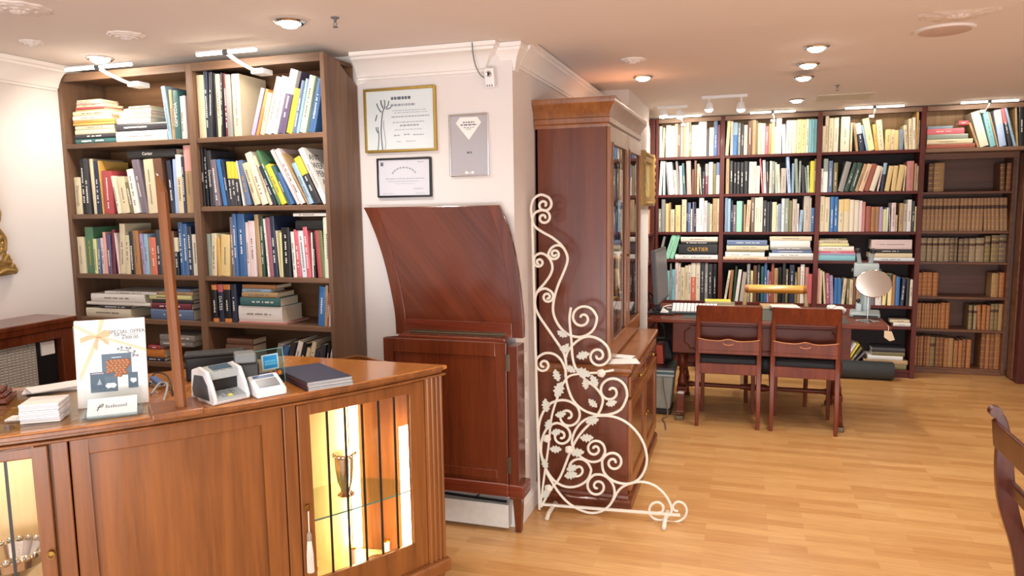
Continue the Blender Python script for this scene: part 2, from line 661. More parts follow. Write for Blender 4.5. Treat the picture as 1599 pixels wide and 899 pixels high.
def track_light(xa, ya, xb, yb, heads, z, Y, label):
    a, b_ = pt(xa, ya, 'Z', z), pt(xb, yb, 'Z', z)
    mid = (a + b_) / 2
    t = thing('track_light', label, 'ceiling light', (mid.x, mid.y, z), 0, 'twin-headed track lights')
    MB().box(min(a.x, b_.x) - .02, max(a.x, b_.x) + .02, mid.y - .018, mid.y + .018, z - .022, z).build('track', WHITEP, t, bevel=.003)
    for hx_, hy_ in heads:
        q = pt(hx_, hy_, 'Y', mid.y)
        s = MB().tube([(q.x, mid.y, z - .02), (q.x, mid.y, q.z + .03)], .006, 8).build('stem', WHITEP, t, smooth=True)
        h = MB()
        h.lathe([(0, .04), (.018, .04), (.026, .03), (.034, -.012), (.032, -.016), (.028, -.012), (.0, -.008)], (q.x, mid.y, q.z), 18).build('head', WHITEP, t, smooth=True)
        MB().ball((q.x, mid.y, q.z - .012), .03, 14, (1, 1, .8)).build('bulb', LED, t, smooth=True)
        lamp('track_beam', 'SPOT', (q.x, mid.y, q.z - .05), SPOT_W * .9, (1, .93, .85), .03, (q.x, mid.y + .6, q.z - .7), spot=R_(120))


track_light(1100, 150, 1163, 147, ((1107, 168), (1157, 168)), 2.402, 6.0, 'white twin-headed track light hanging clear before the second dark bay')
track_light(1030, 166, 1070, 164, ((1036, 178), (1062, 179)), 2.402, 6.6, 'twin glaring track spotlights over the dark bay by the pier')

# ------------------------------------------------------------------ picture lights (strip lamps on arms)
def strip_lamp(xa, xb, Y, z, label, group, aim_y, aim_z, arm_to, k=1.0):
    """two glowing tubes end to end on a bent white arm"""
    xm = (xa + xb) / 2
    t = thing('strip_lamp', label, 'strip lamp', (xm, Y, z), 0, group)
    for s in (-1, 1):
        x0, x1 = (xa, xm - .012) if s < 0 else (xm + .012, xb)
        MB().tube([(x0, Y, z), (x1, Y, z)], .0075, 10).build('tube', TUBE, t, smooth=True)
        MB().box(x0, x1, Y - .011, Y + .011, z + .006, z + .013).build('reflector', WHITEP, t)
    MB().tube([(xm - .014, Y, z), (xm + .014, Y, z)], .013, 10).build('joint', GREYP, t, smooth=True)
    a = smooth_path([(xm, Y, z), (xm + .01, Y + .05, z - .025), (xm + .02, arm_to - .05, z - .05), (xm + .02, arm_to, z - .05)], 6)
    MB().tube(a, [.009 * k] * len(a), 8).build('arm', WHITEP, t, smooth=True)
    MB().box(xm - .01, xm - .01 + .07 * k, arm_to - .02, arm_to + .06 * k, z - .066, z - .04).build('transformer', WHITEP, t, bevel=.004)
    l = lamp('strip_lamp_beam', 'AREA', (xm, Y, z - .014), STRIP_W * (1 if k == 1 else .55), (1, .9, .74), xb - xa, (xm, aim_y, aim_z), .03)


strip_lamp(pt(103, 108, 'Y', 2.86).x, pt(205, 100, 'Y', 2.86).x, 2.86, 2.29, 'glowing twin-tube strip lamp at the plaster-wall end of the walnut bookcase', 'strip lamps over the bookcases', 3.2, 1.7, 3.06)
strip_lamp(pt(308, 89, 'Y', 2.86).x, pt(400, 81, 'Y', 2.86).x, 2.86, 2.305, 'glowing twin-tube strip lamp at the pillar end of the walnut bookcase', 'strip lamps over the bookcases', 3.2, 1.7, 3.06)
for xa, xb, lab in ((1030, 1095, 'glowing strip lamp over the dark bay by the pier'), (1172, 1242, 'glowing strip lamp over the dark bay beyond the yellow-railed chair'),
                    (1320, 1412, 'glowing strip lamp over the dark bay beyond the microscope'), (1500, 1590, 'glowing strip lamp above the leather volumes')):
    strip_lamp(pt(xa, 175, 'Y', 6.98).x, pt(xb, 165, 'Y', 6.98).x, 6.98, 2.384, lab, 'strip lamps over the bookcases', 7.4, 1.7, 7.2, .6)

UPRIGHT = [
('A1', 3.045, 1.95, '-2790 24 266 -6 lb;-2765 20 246 -2 be;-2743 32 240 0 te:w;-2710 21 211 0 wh;-2687 19 212 0 lp'),
('A2', 3.045, 1.95, '-2598 42 305 0 cr;-2556 21 333 0 nv:w;-2518 17 314 2.9 dk:w;-2501 12 310 0 dk;-2488 22 304 0 cr;-2457 8 307 2.9 dk;-2441 15 304 0 ma;-2425 29 296 0 gy;-2391 43 297 0 cr;-2279 21 230 18 la;-2256 15 224 18 or;-2224 23 203 16 cr;-2185 35 275 17 wh;-2145 37 273 17 wh;-2102 40 304 17 pu/wh:w;-2066 30 213 16 ye;-2042 19 248 15 sb;-2026 15 256 15 lb;-1992 32 268 15 lg:t;-1944 32 249 14 bl:w'),
('A3', 3.045, 1.58, '-3439 46 197 0 cr:t;-3392 34 292 0 bk;-3356 31 293 0 dk;-3315 23 291 -2 cr;-3291 33 279 0 nv:w;-3248 7 279 -2 go;-3240 65 225 0 rd;-3145 19 198 -8.8 iv;-3124 49 191 -7 cr:t;-3066 26 164 -10 ol;-3038 38 229 -8 wh:t;-2992 30 279 -10 gp:w;-2961 19 279 -9 gp;-2941 59 276 -3 cr:t;-2881 51 279 -3 br;-2807 25 267 -3 nv:w;-2781 28 273 0 pb;-2751 32 294 0 cr/wh:t;-2718 14 282 0 nv;-2703 45 339 0 be/pk:t'),
('A4', 3.045, 1.612, '-2598 13 290 0 bk:w;-2585 13 285 0 bk;-2562 26 277 -2 dk:w;-2528 32 230 -4 gp;-2479 22 231 -7.9 bu;-2455 15 225 -7 nv;-2440 20 219 -3 dk/ye:w;-2418 20 218 -3 dk/ye:w;-2397 17 215 -3.1 dk/ye:w;-2361 7 221 -8 wh;-2342 27 223 -11 sb:g;-2291 30 212 -16.9 cr:t;-2252 35 266 -19 iv:t;-2210 17 252 -20.1 cr;-2180 15 202 -23 nv:w;-2159 17 285 -24 gr;-2139 27 208 -24 ye:t;-2106 16 207 -25 te;-2088 18 167 -25.1 bl;-2057 19 296 -27.9 lp;-2034 26 293 -27 lp;-1994 7 281 -29 be;-1984 23 214 -25 lb;-1954 33 245 -26 dk/ye:w;-1907 26 290 -26 wh:t'),
('A5', 3.045, 1.262, '-3439 46 197 0 cr:t;-3390 57 249 0 gr:g;-3332 21 186 0 yg;-3292 17 189 3 sb;-3283 21 191 0 lp;-3261 19 222 0 pk;-3241 26 213 0 pu;-3194 19 236 2.9 ma;-3172 9 218 -2.9 lp;-3128 35 266 3 cr:t;-3092 32 206 2 cr:t;-3084 24 226 0 bk:w;-3060 35 230 0 tn;-3015 22 213 -3 la;-2992 26 212 0 lb;-2965 12 195 0 be;-2952 37 195 0 co:w;-2913 30 234 0 dk;-2882 23 226 0 rd;-2856 30 213 0 cr;-2826 29 226 0 br;-2795 20 195 0 bk/cr;-2773 24 271 0 bl:w;-2748 28 264 0 bl:w;-2719 25 251 0 nv;-2683 36 210 0 iv:t'),
('A6', 3.045, 1.262, '-2598 22 212 0 gg;-2545 31 214 3 cr:t;-2535 20 193 0 go;-2463 52 208 3.9 bf:t;-2448 17 296 0 gp;-2430 21 312 0 bl:w;-2408 43 311 0 bl;-2363 19 269 0 lp;-2342 37 276 0 lp:t;-2296 23 307 -2 be;-2271 16 298 0 dg;-2240 9 286 -2.9 wh;-2229 24 292 -3 mv;-2204 24 298 -2 nv;-2176 9 227 -3 cr;-2166 16 218 0 yg;-2148 44 243 0 bk;-2096 19 222 -2 wh:t;-2073 23 233 -3 rs:w;-2046 31 241 -4 ic;-2014 23 245 -3 rs;-1990 12 218 0 wh;-1977 10 220 0 bk;-1956 20 234 -2.9 rd;-1935 21 241 -3 ol;-1913 8 289 0 lg;-1906 22 291 0 iv'),
('A8', 3.045, 1.026, '-2578 28 192 0 bk/or:w;-2549 31 193 0 nv/rs:w;-2511 40 194 0 bk/or:w;-2464 31 195 0 nv:w;-1935 34 193 5 bu:w;-1918 13 201 4 be;-1908 10 166 5 tc;-1902 7 202 5 wh'),
('A10', 3.045, 0.72, '-2238 31 214 19 gy;-2196 30 205 18 bl:w;-2154 30 223 15 dk;-2123 27 232 17 wh:t;-2090 28 222 16 bk;-2065 20 199 15 cr;-2034 24 231 13 cr;-1997 29 185 11 nv;-1964 29 216 10 dk;-1943 15 228 10.1 bk:w;-1930 13 206 12.9 wh'),
('B1', 7.205, 2.032, '-796 25 295 0 wh;-751 20 280 2 yg;-742 9 247 0 gp;-732 45 300 0 wh;-684 31 293 0 lg;-652 29 313 0 pe;-622 22 306 0 br;-599 27 316 0 gy;-571 28 333 0 be;-543 23 337 0 iv;-519 22 330 0 ol;-495 65 292 0 iv;-429 71 329 0 iv:t;-357 23 254 0 dk;-333 40 264 0 iv;-292 35 330 0 bl/sb;-256 24 284 0 ma'),
('B2', 7.205, 2.032, '-158 28 315 3 yl;-141 23 313 0 iv;-117 38 300 0 bu/lb;-77 27 293 0 gy;-45 20 286 0 dk;-22 32 273 0 iv;12 38 309 0 br;51 33 316 0 be;85 16 303 0 ol;102 30 285 0 cr;134 30 280 0 iv;165 30 253 0 rs;197 21 275 0 be;220 27 297 0 yg;247 10 244 0 lg;258 48 324 0 wh;316 30 264 -2 ic;347 44 297 0 wh;392 44 297 0 iv;438 38 301 0 yl;477 38 299 0 yl;516 21 300 0 wh;538 26 299 0 tq;565 17 298 0 tq;581 27 299 0 tq'),
('B3', 7.205, 2.032, '652 22 234 0 cr;674 30 325 0 cr;705 37 300 0 cr;744 41 300 0 iv;804 72 307 0 iv;883 16 251 0 cr;933 21 253 -7.7 be;965 41 247 -10.1 nv/wh;1019 15 232 -12.9 lb;1036 51 286 -12 yl;1090 26 230 -8 go;1117 46 265 -7 cr;1166 45 181 0 bf;1213 27 179 0 cr;1240 31 171 0 bf;1275 35 176 0 gb;1325 28 212 -4.9 cr;1355 26 263 -3 cr;1382 25 273 -2 iv;1407 17 327 0 go;1423 12 248 0 gy'),
('B4', 7.205, 1.674, '-774 25 322 2.8 wh;-758 20 320 0 ic;-711 13 320 -4.9 gy;-697 48 309 -5 wh;-644 27 233 -5 iv;-616 21 316 -5 gy;-594 25 273 -3 lp;-563 22 299 -4 te;-531 41 317 -2 pk;-488 21 237 0 br;-466 22 320 0 br;-440 22 287 0 pe;-405 9 260 -2.9 iv;-391 23 215 0 dk;-365 29 287 0 ma/gy;-334 39 301 0 iv;-291 27 285 0 ol;-263 31 294 0 lp/sb'),
('B5', 7.205, 1.674, '-176 30 332 0 be;-141 29 307 0 dk;-106 26 294 0 bk:w;-78 29 293 0 bk:w;-46 31 292 0 bk:w;-12 37 297 0 bk:w;31 33 293 0 iv;65 31 292 0 iv;98 29 253 0 iv:t;148 13 318 -4.9 rs;163 25 304 -3 lp;189 20 292 -2 dk;212 21 294 0 iv;234 23 290 0 gy;266 16 281 -2 lg;287 23 263 -3 iv;312 46 226 0 tg;374 27 327 -4 pb;404 23 267 0 gb;440 24 308 -2.9 gg;465 17 288 0 gg;495 28 248 -2.9 dk;531 14 230 -5 gg;546 13 246 -3 lg;561 36 283 0 ye;596 12 302 0 ol'),
('B6', 7.205, 1.674, '652 20 213 0 wh;672 37 298 0 wh/gg;715 34 281 0 sb;757 34 262 0 ol;840 44 269 13 gy;881 34 261 16 dg:w;932 40 258 14 dg:w;963 28 249 16 be;1002 36 248 16 pe;1049 41 246 15 tc;1094 41 226 14.9 iv;1129 12 211 9 lp;1169 25 250 5.1 nv/lb;1213 36 221 7.9 bf;1264 36 221 4.1 bf;1309 44 227 7 bf;1336 12 215 3 cr;1348 55 259 0 dp;1409 19 236 0 be;1428 8 212 0 be;1430 8 215 0 iv'),
('B7', 7.205, 1.318, '-798 25 223 0 gg;-771 35 316 0 gy;-731 30 273 0 bf;-699 15 282 0 be;-682 37 217 0 cr;-637 49 257 0 bf;-578 44 310 0 cr;-532 13 280 0 nv;-518 25 280 0 sb;-492 12 220 0 iv;-478 16 284 0 gp;-461 17 284 0 nv;-442 26 222 0 iw;-415 43 323 0 iw;-369 29 295 0 lp;-338 21 277 0 gg;-316 21 265 0 cr;-290 41 316 0 be;-248 16 315 0 cr'),
('B8', 7.205, 1.318, '-179 23 319 0 gb;-154 27 312 0 lb;-122 15 294 0 dk;-105 28 252 0 gp;-73 49 287 0 mt;-23 14 286 0 dk;-7 16 256 0 be;45 34 295 2 pe;56 33 321 0 tb;91 34 317 0 iv;126 34 320 0 iv;164 32 290 0 dk:w;198 21 277 0 dk;221 18 283 0 bk;243 38 274 0 cr;283 10 247 0 iv;294 27 258 0 gb;325 25 305 0 iw;351 38 305 0 gg;391 26 286 0 ol;419 37 298 0 tg;458 17 256 0 lp;504 27 198 3 lb;515 54 325 0 tg;570 9 307 0 cr;579 29 217 0 bl'),
('C1', 7.205, 1.318, '652 40 320 0 cr:t;692 43 313 0 cr:t;739 31 316 0 bu;771 35 315 0 bu;810 42 290 0 cr/bf;854 45 293 0 cr/bf;901 35 286 0 iv;937 40 282 0 iv;979 26 276 0 lp;1007 23 266 0 dp;1035 43 226 0 tc;1079 30 220 0 tn;1111 33 220 0 tn;1145 26 219 0 la;1173 32 198 0 yg;1206 11 212 0 ic;1228 12 210 -2.9 gy;1241 34 254 0 lp;1277 15 146 0 cr;1304 34 250 0 be;1339 26 244 0 tg;1366 33 279 0 iw;1404 23 267 0 dk:w;1427 11 219 0 yg'),
('C2', 7.205, 0.655, '-715 30 285 0 tq;-682 14 360 0 gy;-666 31 298 0 tq;-632 28 369 0 lp;-602 20 361 0 iv;-581 41 320 0 cr;-539 28 337 0 cr;-510 27 346 0 iv;-482 43 367 0 co/iv;-436 39 367 0 iv;-394 38 364 0 dk;-353 28 368 0 gy;-322 40 356 0 dk:w;-278 36 357 0 bk'),
('C2t', 7.205, 1.054, '-777 22 224 13 gy;-693 44 238 17 mt;-653 35 237 16 mt'),
('C3', 7.205, 0.655, '-153 21 296 7.9 iv;-107 26 298 4.1 tn;-75 21 335 4 dg;-44 29 304 6 iw;4 36 280 6 tg;33 29 361 0 gy;68 20 296 0 yg;91 31 345 0 br;126 24 353 0 dk;160 24 338 0 te;188 24 374 0 bl;214 16 302 0 la;233 17 286 0 tc;251 24 367 0 tc;278 32 323 0 be;312 30 332 0 bk;349 27 372 0 dk;379 20 316 0 ol;409 45 357 0 nv:w;458 20 286 0 ol;480 23 334 0 be;506 34 362 0 iw;547 29 335 0 dp;577 31 272 0 rs'),
('C4', 7.205, 0.655, '652 21 325 0 pk;672 20 308 0 cr;713 16 296 -3.9 cr;731 34 279 -3 mv;767 28 259 -3 la;798 27 234 0 bu;827 31 234 0 bu;886 26 235 3.9 cr;902 24 227 0 ol;927 26 227 0 cr;955 25 236 0 br;981 38 228 0 be;1022 59 229 0 gy;1095 39 272 0 gp;1140 50 286 0 iw;1227 30 283 2.9 yl/dg;1242 32 283 0 yl/dg;1276 23 275 0 tn;1302 35 259 0 bu;1372 30 244 2.9 nv:w;1386 31 244 0 bk:w;1416 22 236 0 iv'),
('C8', 7.205, 0.075, '892 19 242 28 wh;916 18 239 29 ye;946 23 209 32 ol;967 14 180 39 gp'),
('C5', 7.205, 2.032, '1878 16 223 -20 be;1899 64 304 -16 iv;1976 42 297 -14 tq;2024 11 296 -15 be;2043 51 308 -11 pb/lp;2107 24 326 -13 dk/rs;2144 17 332 -15 lb;2165 14 336 -5 be;2181 39 339 -3 bk'),
('V1', 7.53, 1.664, '1586 43 257 0 L3;1633 80 259 0 L2;2159 35 239 -2 L3;2200 35 243 0 L4'),
('V2', 7.53, 1.309, '1552 32 293 0 L1;1586 32 293 0 L1;1620 32 293 0 L1;1653 32 293 0 L1;1686 32 294 0 L1;1720 31 294 0 L1;1753 31 293 0 L1;1786 31 294 0 L1;1818 31 294 0 L1;1852 31 294 0 L1;1884 31 294 0 L1;1917 31 294 0 L1;1950 31 294 0 L1;1982 31 294 0 L1;2014 27 294 0 L1;2050 25 294 -2 L1;2081 28 294 -3 L1;2110 30 295 -3 L1;2142 30 295 -3 L1;2175 30 295 -3 L1;2206 30 295 -3 L1'),
('V3', 7.53, 1.03, '1552 46 217 0 L5;1603 41 216 0 L5;1649 42 215 0 L5;1696 45 217 0 L5;1746 39 217 0 L5;1789 39 217 0 L6;1830 23 217 0 L6;1858 37 209 0 L6;1899 41 213 0 L6;1944 48 213 0 L5;1999 64 217 0 L5;2068 42 233 0 L7;2119 58 241 0 L7;2181 55 247 0 L6'),
('V4', 7.53, 0.712, '1544 33 214 0 L8;1579 42 218 0 L8;1623 41 218 0 L8;1666 41 216 0 L8;2139 53 217 0 L2;2196 39 224 0 L8'),
('V5', 7.53, 0.41, '1543 21 231 0 L9;1566 21 231 0 L9;1589 21 232 0 L9;1611 21 230 0 L9;1634 21 231 0 L9;1657 20 231 0 L9;1679 20 231 0 L9;1702 20 232 0 L9;1724 18 232 0 L9;1744 37 241 0 L8;1783 30 242 0 L8;1972 30 224 0 L7;2012 26 223 0 L5;2046 29 228 -2 L8;2077 32 230 0 L8;2112 26 226 0 L9;2142 31 241 0 L7;2175 29 242 0 L7;2205 31 242 0 L2'),
('V6', 7.53, 0.052, '1545 23 278 0 L9;1570 23 279 0 L4;1595 23 280 0 L9;1620 23 280 0 L4;1644 25 281 0 L9;1673 40 274 0 L7;1716 33 274 0 L4;1751 33 273 0 L4;1786 35 268 0 L9;1822 41 269 0 L2;1867 34 248 0 L9;1903 30 254 0 L9;1935 30 263 0 L4;1970 36 262 0 L8;2085 34 327 0 L4;2122 31 326 0 L9;2155 35 327 0 L4;2191 45 336 0 L9'),
]
FLAT = [
('A1a', 3.045, 1.95, '-3399 270 28 te:w;-3396 270 19 dk;-3397 263 24 cr;-3393 261 22 cr;-3401 278 11 go;-3399 276 14 or;-3400 257 22 iv;-3395 265 23 cr;-3384 203 10 be;-3379 189 10 rd;-3374 185 13 cr;-3366 162 11 pk;-3361 155 11 cr'),
('A1b', 3.045, 1.95, '-3123 327 52 wh;-3120 324 38 dk:w;-3113 216 27 wh;-3090 200 18 cr;-3078 189 14 pk;-3061 174 14 cr;-3024 132 9 cr'),
('A3f', 3.045, 1.7, '-3055 306 44 bk:w'),
('A6f', 3.045, 1.4, '-2066 150 48 bk;-2076 193 15 wh'),
('A7a', 3.045, 1.026, '-3416 305 48 iv:t;-3315 207 17 dk;-3408 430 16 wh;-3372 362 45 wh:t;-3276 345 14 iw'),
('A7b', 3.045, 1.026, '-2974 272 55 sb:w;-2966 253 31 ma;-2966 262 19 dk;-2982 271 22 yg:t;-2923 222 18 be;-2888 174 14 sb'),
('A8f', 3.045, 1.026, '-2426 285 8 dp;-2425 255 78 iw:t;-2407 232 45 te:w;-2395 210 25 be;-2395 169 16 lb;-2394 197 20 tn'),
('A9', 3.045, 0.8, '-3018 108 20 nv;-3021 114 43 or;-3008 80 20 rd;-2931 212 29 gy;-2927 223 32 gy'),
('A10f', 3.045, 0.72, '-2336 68 98 br;-2514 164 99 dk;-2513 162 92 br;-2506 154 31 br'),
('C2f', 7.205, 1.054, '-635 399 44 wh;-616 376 100 bk:g;-581 340 26 bk:w;-582 343 43 iv'),
('C3a', 7.205, 1.054, '-186 396 27 pe;-168 353 44 wh;-156 344 20 ol;-157 377 43 cr;-154 359 48 sb'),
('C3b', 7.205, 1.054, '214 393 28 tg;225 382 36 iw;250 346 30 sb;234 354 24 gy;233 346 60 iw;227 365 40 cr'),
('C4a', 7.205, 1.054, '645 318 52 tq;646 315 15 la;645 316 19 rs;644 304 41 wh;651 254 27 yg;647 248 28 cr;660 226 15 ol'),
('C4b', 7.205, 1.054, '1090 348 29 ic;1077 344 41 cr;1112 310 35 bk:w;1090 326 84 lp:t'),
('C5f', 7.205, 2.032, '1489 370 37 tc;1491 348 39 cr;1492 310 43 gg;1489 283 47 rs;1490 194 22 gb;1726 74 38 rd'),
('C8f', 7.205, 0.47, '1294 141 31 iw;1269 158 26 cr'),
('C8g', 7.205, 0.075, '1052 365 43 ol;1062 364 38 be;1096 290 36 iw;1135 266 35 ol;1133 267 38 dk'),
]
# ------------------------------------------------------------------ bookcases
t = thing('bookcase', 'tall walnut bookcase of two bays between the plaster wall and the pillar', 'bookcase', (-2.66, 3.19, 0))
YF, YB = 3.03, 3.33
for x0, x1, nm in ((-3.468, -3.444, 'side_panel'), (-2.642, -2.602, 'upright')):
    MB().box(x0, x1, YF, YB, 0, 2.312).build(nm, WALNUT, t, bevel=.002)
# the pillar-end panel is notched round the cornice
MB().prism([(YF, 0), (YB, 0), (YB, 2.2), (YF + .22, 2.235), (YF + .13, 2.29), (YF + .02, 2.312), (YF, 2.312)], 'X', -1.884, -1.862).build('side_panel', WALNUT, t, bevel=.002)
for x0, x1, zs in ((-3.444, -2.642, (1.950, 1.580, 1.262, 1.026, .80, .10)), (-2.602, -1.884, (1.950, 1.612, 1.262, 1.026, .72, .10))):
    for z in zs:
        MB().box(x0, x1, YF + .004, YB - .012, z - .024, z).build('shelf', WALNUT_H, t, bevel=.002)
    MB().box(x0, x1, YF + .03, YB - .012, 2.288, 2.308).build('top_board', WALNUT_H, t)
    MB().box(x0, x1, YF, YF + .022, 2.272, 2.312).build('top_rail', WALNUT_H, t, bevel=.002)
    MB().box(x0, x1, YB - .012, YB, .1, 2.3).build('back_panel', wood('walnut_back', '6a4a32', '8f6846', 'X', 3, .5, .05), t)

t = thing('bookcase', 'long dark mahogany bookcase of three bays across the far wall', 'bookcase', (.32, 7.3, 0))
YF2, YB2 = 7.19, 7.45
for x0, x1 in ((-.825, -.80), (-.230, -.190), (.610, .650), (1.440, 1.480)):
    MB().box(x0, x1, YF2, YB2, 0, 2.392).build('upright', DARK_V, t, bevel=.002)
for x0, x1 in ((-.80, -.230), (-.190, .610), (.650, 1.440)):
    for z in (2.032, 1.674, 1.318, 1.054, .655, .47, .075):
        MB().box(x0, x1, YF2 + .003, YB2 - .01, z - .026, z).build('shelf', DARK, t, bevel=.002)
    MB().box(x0, x1, YF2 + .02, YB2 - .01, 2.372, 2.392).build('top_board', DARK, t)
    MB().box(x0, x1, YF2, YF2 + .02, 2.352, 2.392).build('top_rail', WALNUT_H, t, bevel=.002)
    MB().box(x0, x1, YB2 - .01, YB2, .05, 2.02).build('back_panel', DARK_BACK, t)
    MB().box(x0, x1, YB2 - .01, YB2, 2.032, 2.38).build('back_panel', LIT_BACK, t)
    MB().box(x0, x1, YF2 + .02, YF2 + .04, 0, .05).build('kickboard', DARK, t)

t = thing('bookcase', 'short dark side bookcase turned away beyond the gilt-framed picture', 'bookcase', (-.92, 6.8, 0))
for y0 in (6.445, 7.15):
    MB().box(-1.05, -.83, y0, y0 + .022, 0, 2.39).build('upright', DARK_V, t, bevel=.002)
for z in (2.032, 1.674, 1.318, 1.054, .655, .1):
    MB().box(-1.05, -.832, 6.467, 7.15, z - .026, z).build('shelf', DARK, t, bevel=.002)
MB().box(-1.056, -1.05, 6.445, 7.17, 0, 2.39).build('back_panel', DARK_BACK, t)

t = thing('bookcase', 'recessed reddish-brown alcove bookcase holding leather-bound volumes', 'bookcase', (1.88, 7.6, 0))
AY0, AY1 = 7.5, 7.76
MB().box(1.482, 1.505, AY0, AY1, 0, 2.0).build('side_panel', ALC, t)
MB().box(2.238, 2.262, AY0, AY1, 0, 2.0).build('side_panel', ALC, t)
MB().box(1.505, 2.238, AY1 - .012, AY1, 0, 2.0).build('back_panel', ALC_BACK, t)
for z in (1.664, 1.309, 1.03, .712, .41, .052):
    MB().box(1.505, 2.238, AY0 + .004, AY1 - .012, z - .022, z).build('shelf', ALC, t, bevel=.003)
MB().box(1.505, 2.238, AY0 - .012, AY0 + .01, 0, .034).build('plinth', ALC, t, bevel=.003)
MB().box(1.482, 2.55, 7.2, AY1, 2.0, 2.032).build('over_shelf', WALNUT_H, t, bevel=.003)
MB().box(1.482, 2.55, 7.44, 7.455, 2.032, 2.38).build('over_back_panel', LIT_BACK, t)
MB().box(1.482, 2.55, 7.19, 7.21, 2.352, 2.392).build('top_rail', WALNUT_H, t, bevel=.002)
MB().box(1.482, 2.55, 7.21, 7.44, 2.372, 2.392).build('top_board', WALNUT_H, t)
MB().box(1.482, 2.26, 7.43, 7.5, 1.95, 2.0).build('header', ALC, t)
# tall panelled pilaster at the open end of the alcove
t = thing('pilaster_panel', 'tall dark wooden panel standing beside the alcove of leather volumes', 'panel', (2.32, 7.3, 0))
MB().box(2.275, 2.56, 7.21, 7.49, 0, 1.998).build('panel', DARK_V, t, bevel=.004)
MB().tube([(2.268, 7.36, .35), (2.268, 7.36, 1.96)], .006, 8).build('glass_edge_strip', CHROME, t, smooth=True)
MB().box(2.262, 2.275, 7.3, 7.42, .02, 1.99).build('moulding', ALC, t, bevel=.003)

# ------------------------------------------------------------------ books
PAL = dict(wh=('e9e6df', 'white'), iv=('ded6c2', 'ivory'), cr=('d5c8a8', 'cream'), bf=('d8bf86', 'buff'), be=('b0926a', 'beige'), tn=('a8774a', 'tan'),
           tb=('6e5e50', 'taupe-brown'), br=('6b4a38', 'brown'), ye=('e0c840', 'yellow'), yl=('ecdfa4', 'pale yellow'), yg=('d9d99a', 'lime-cream'), go=('cfa456', 'golden'),
           tc=('9c5543', 'terracotta'), co=('d4745c', 'coral'), rd=('a8474c', 'red'), rs=('cc6672', 'rose'), pk=('dba29a', 'salmon'), pe=('d9b596', 'peach'),
           lp=('dcc9c9', 'pale pink'), dp=('c08078', 'dusty pink'), ma=('6e2f3c', 'maroon'), mv=('a06070', 'mauve'), pu=('5d5070', 'purple'), la=('a99bc4', 'lavender'),
           gp=('766b78', 'purplish grey'), pb=('a9c0e6', 'pale blue'), sb=('5f7396', 'slate blue'), lb=('8fb0c9', 'light blue'), bl=('3d6496', 'blue'), bu=('3671b0', 'bright blue'),
           nv=('262f46', 'navy'), tq=('82bcc6', 'turquoise'), te=('3b6668', 'teal'), gr=('4f7a58', 'green'), dg=('2a4538', 'dark green'), lg=('c3dcc0', 'pale green'),
           mt=('93d3b3', 'mint green'), ol=('77704a', 'olive'), gg=('8a948a', 'greenish grey'), gb=('7f95a8', 'bluish grey'), ic=('d7e3ea', 'icy white'), iw=('e2e0dc', 'off-white'),
           gy=('8d8b88', 'grey'), tg=('b3aa9d', 'stone grey'), dk=('34343a', 'charcoal'), bk=('17171a', 'black'), **{'or': ('d58743', 'orange')},
           L1=('a9835f', 'tan leather'), L2=('b08a5a', 'pale calf'), L3=('80593a', 'dark brown leather'), L4=('8c5a38', 'russet leather'), L5=('9c8b72', 'grey-brown leather'),
           L6=('7a6856', 'drab brown leather'), L7=('8a7750', 'olive-brown leather'), L8=('b06f3e', 'orange-brown leather'), L9=('ab7245', 'reddish leather'))


def bmat(c):
    if c[0] == 'L':
        return mat('leather_' + c, PAL[c][0], .5, var=.3, scale=60, bump=.1)
    return mat('cover_' + PAL[c][1].replace(' ', '_'), PAL[c][0], .42, var=.06, scale=25)


LETTER = {'w': ('e6e4de', 'pale_lettering'), 't': ('7a7064', 'dark_lettering'), 'g': ('c79a3a', 'gold_lettering')}


def cover_shape(mb, w, h, d):
    c = min(.0028, w * .2)
    bl = min(.004, w * .14)
    mb.prism([(0, d), (0, .003), (w * .18, .003 - bl * .75), (w * .5, .003 - bl), (w * .82, .003 - bl * .75), (w, .003), (w, d), (w - c, d), (w - c, .006), (c, .006), (c, d)], 'Z', 0, h)


def pages_shape(mb, w, h, d):
    c = min(.0028, w * .2)
    mb.box(c, w - c, .006, d - .004, .003, h - .004)


def letter_shape(mb, w, h, rng, zlo=.2, zhi=.8):
    """a run of small marks down the spine, like a title seen from afar"""
    z = h * zhi
    y = .003 - min(.004, w * .14) - .0007
    ww = min(w * .17, .0042)
    while z > h * zlo:
        l = rng.uniform(.004, .009)
        if rng.random() < .84:
            mb.box(w * .5 - ww * rng.uniform(.7, 1), w * .5 + ww * rng.uniform(.7, 1), y, y + .0012, z - l, z)
        z -= l + .0028


def band_shape(mb, w, h, d, z0, z1):
    e = .0005
    bl = min(.004, w * .14) + e
    mb.prism([(-e, min(d, .03)), (-e, .003), (w * .18, .003 - bl * .75), (w * .5, .003 - bl), (w * .82, .003 - bl * .75), (w + e, .003), (w + e, min(d, .03))], 'Z', z0, z1)


BOOKS = []
DARKS = 'br rd co tc rs ma mv pu gp sb bl bu nv te gr dg ol gg gy dk bk tb'.split()


def orient(x, y, z, w, h, lean, rz=0):
    """local book frame (x thickness, y depth, z height) to the shelf; leaning about its lower edge"""
    M = Matrix.Translation((x, y, z)) @ Matrix.Rotation(rz, 4, 'Z') @ Matrix.Rotation(R_(lean), 4, 'Y')
    if lean > 0:
        M = M @ Matrix.Translation((-w, 0, 0))
    return M


FLATM = Matrix(((0, 0, 1, 0), (0, 1, 0, 0), (1, 0, 0, 0), (0, 0, 0, 1)))   # lying: height along x, thickness up


def add_book(M, w, h, d, col, sty, Y, label, group, detail, special=None, face=1.0):
    c1, _, c2 = col.partition('/')
    BOOKS.append(dict(M=M, w=w, h=h, d=d, c1=c1, c2=c2, sty=sty, area=w * h / (Y * Y) * face, label=label, group=group, detail=detail, special=special))


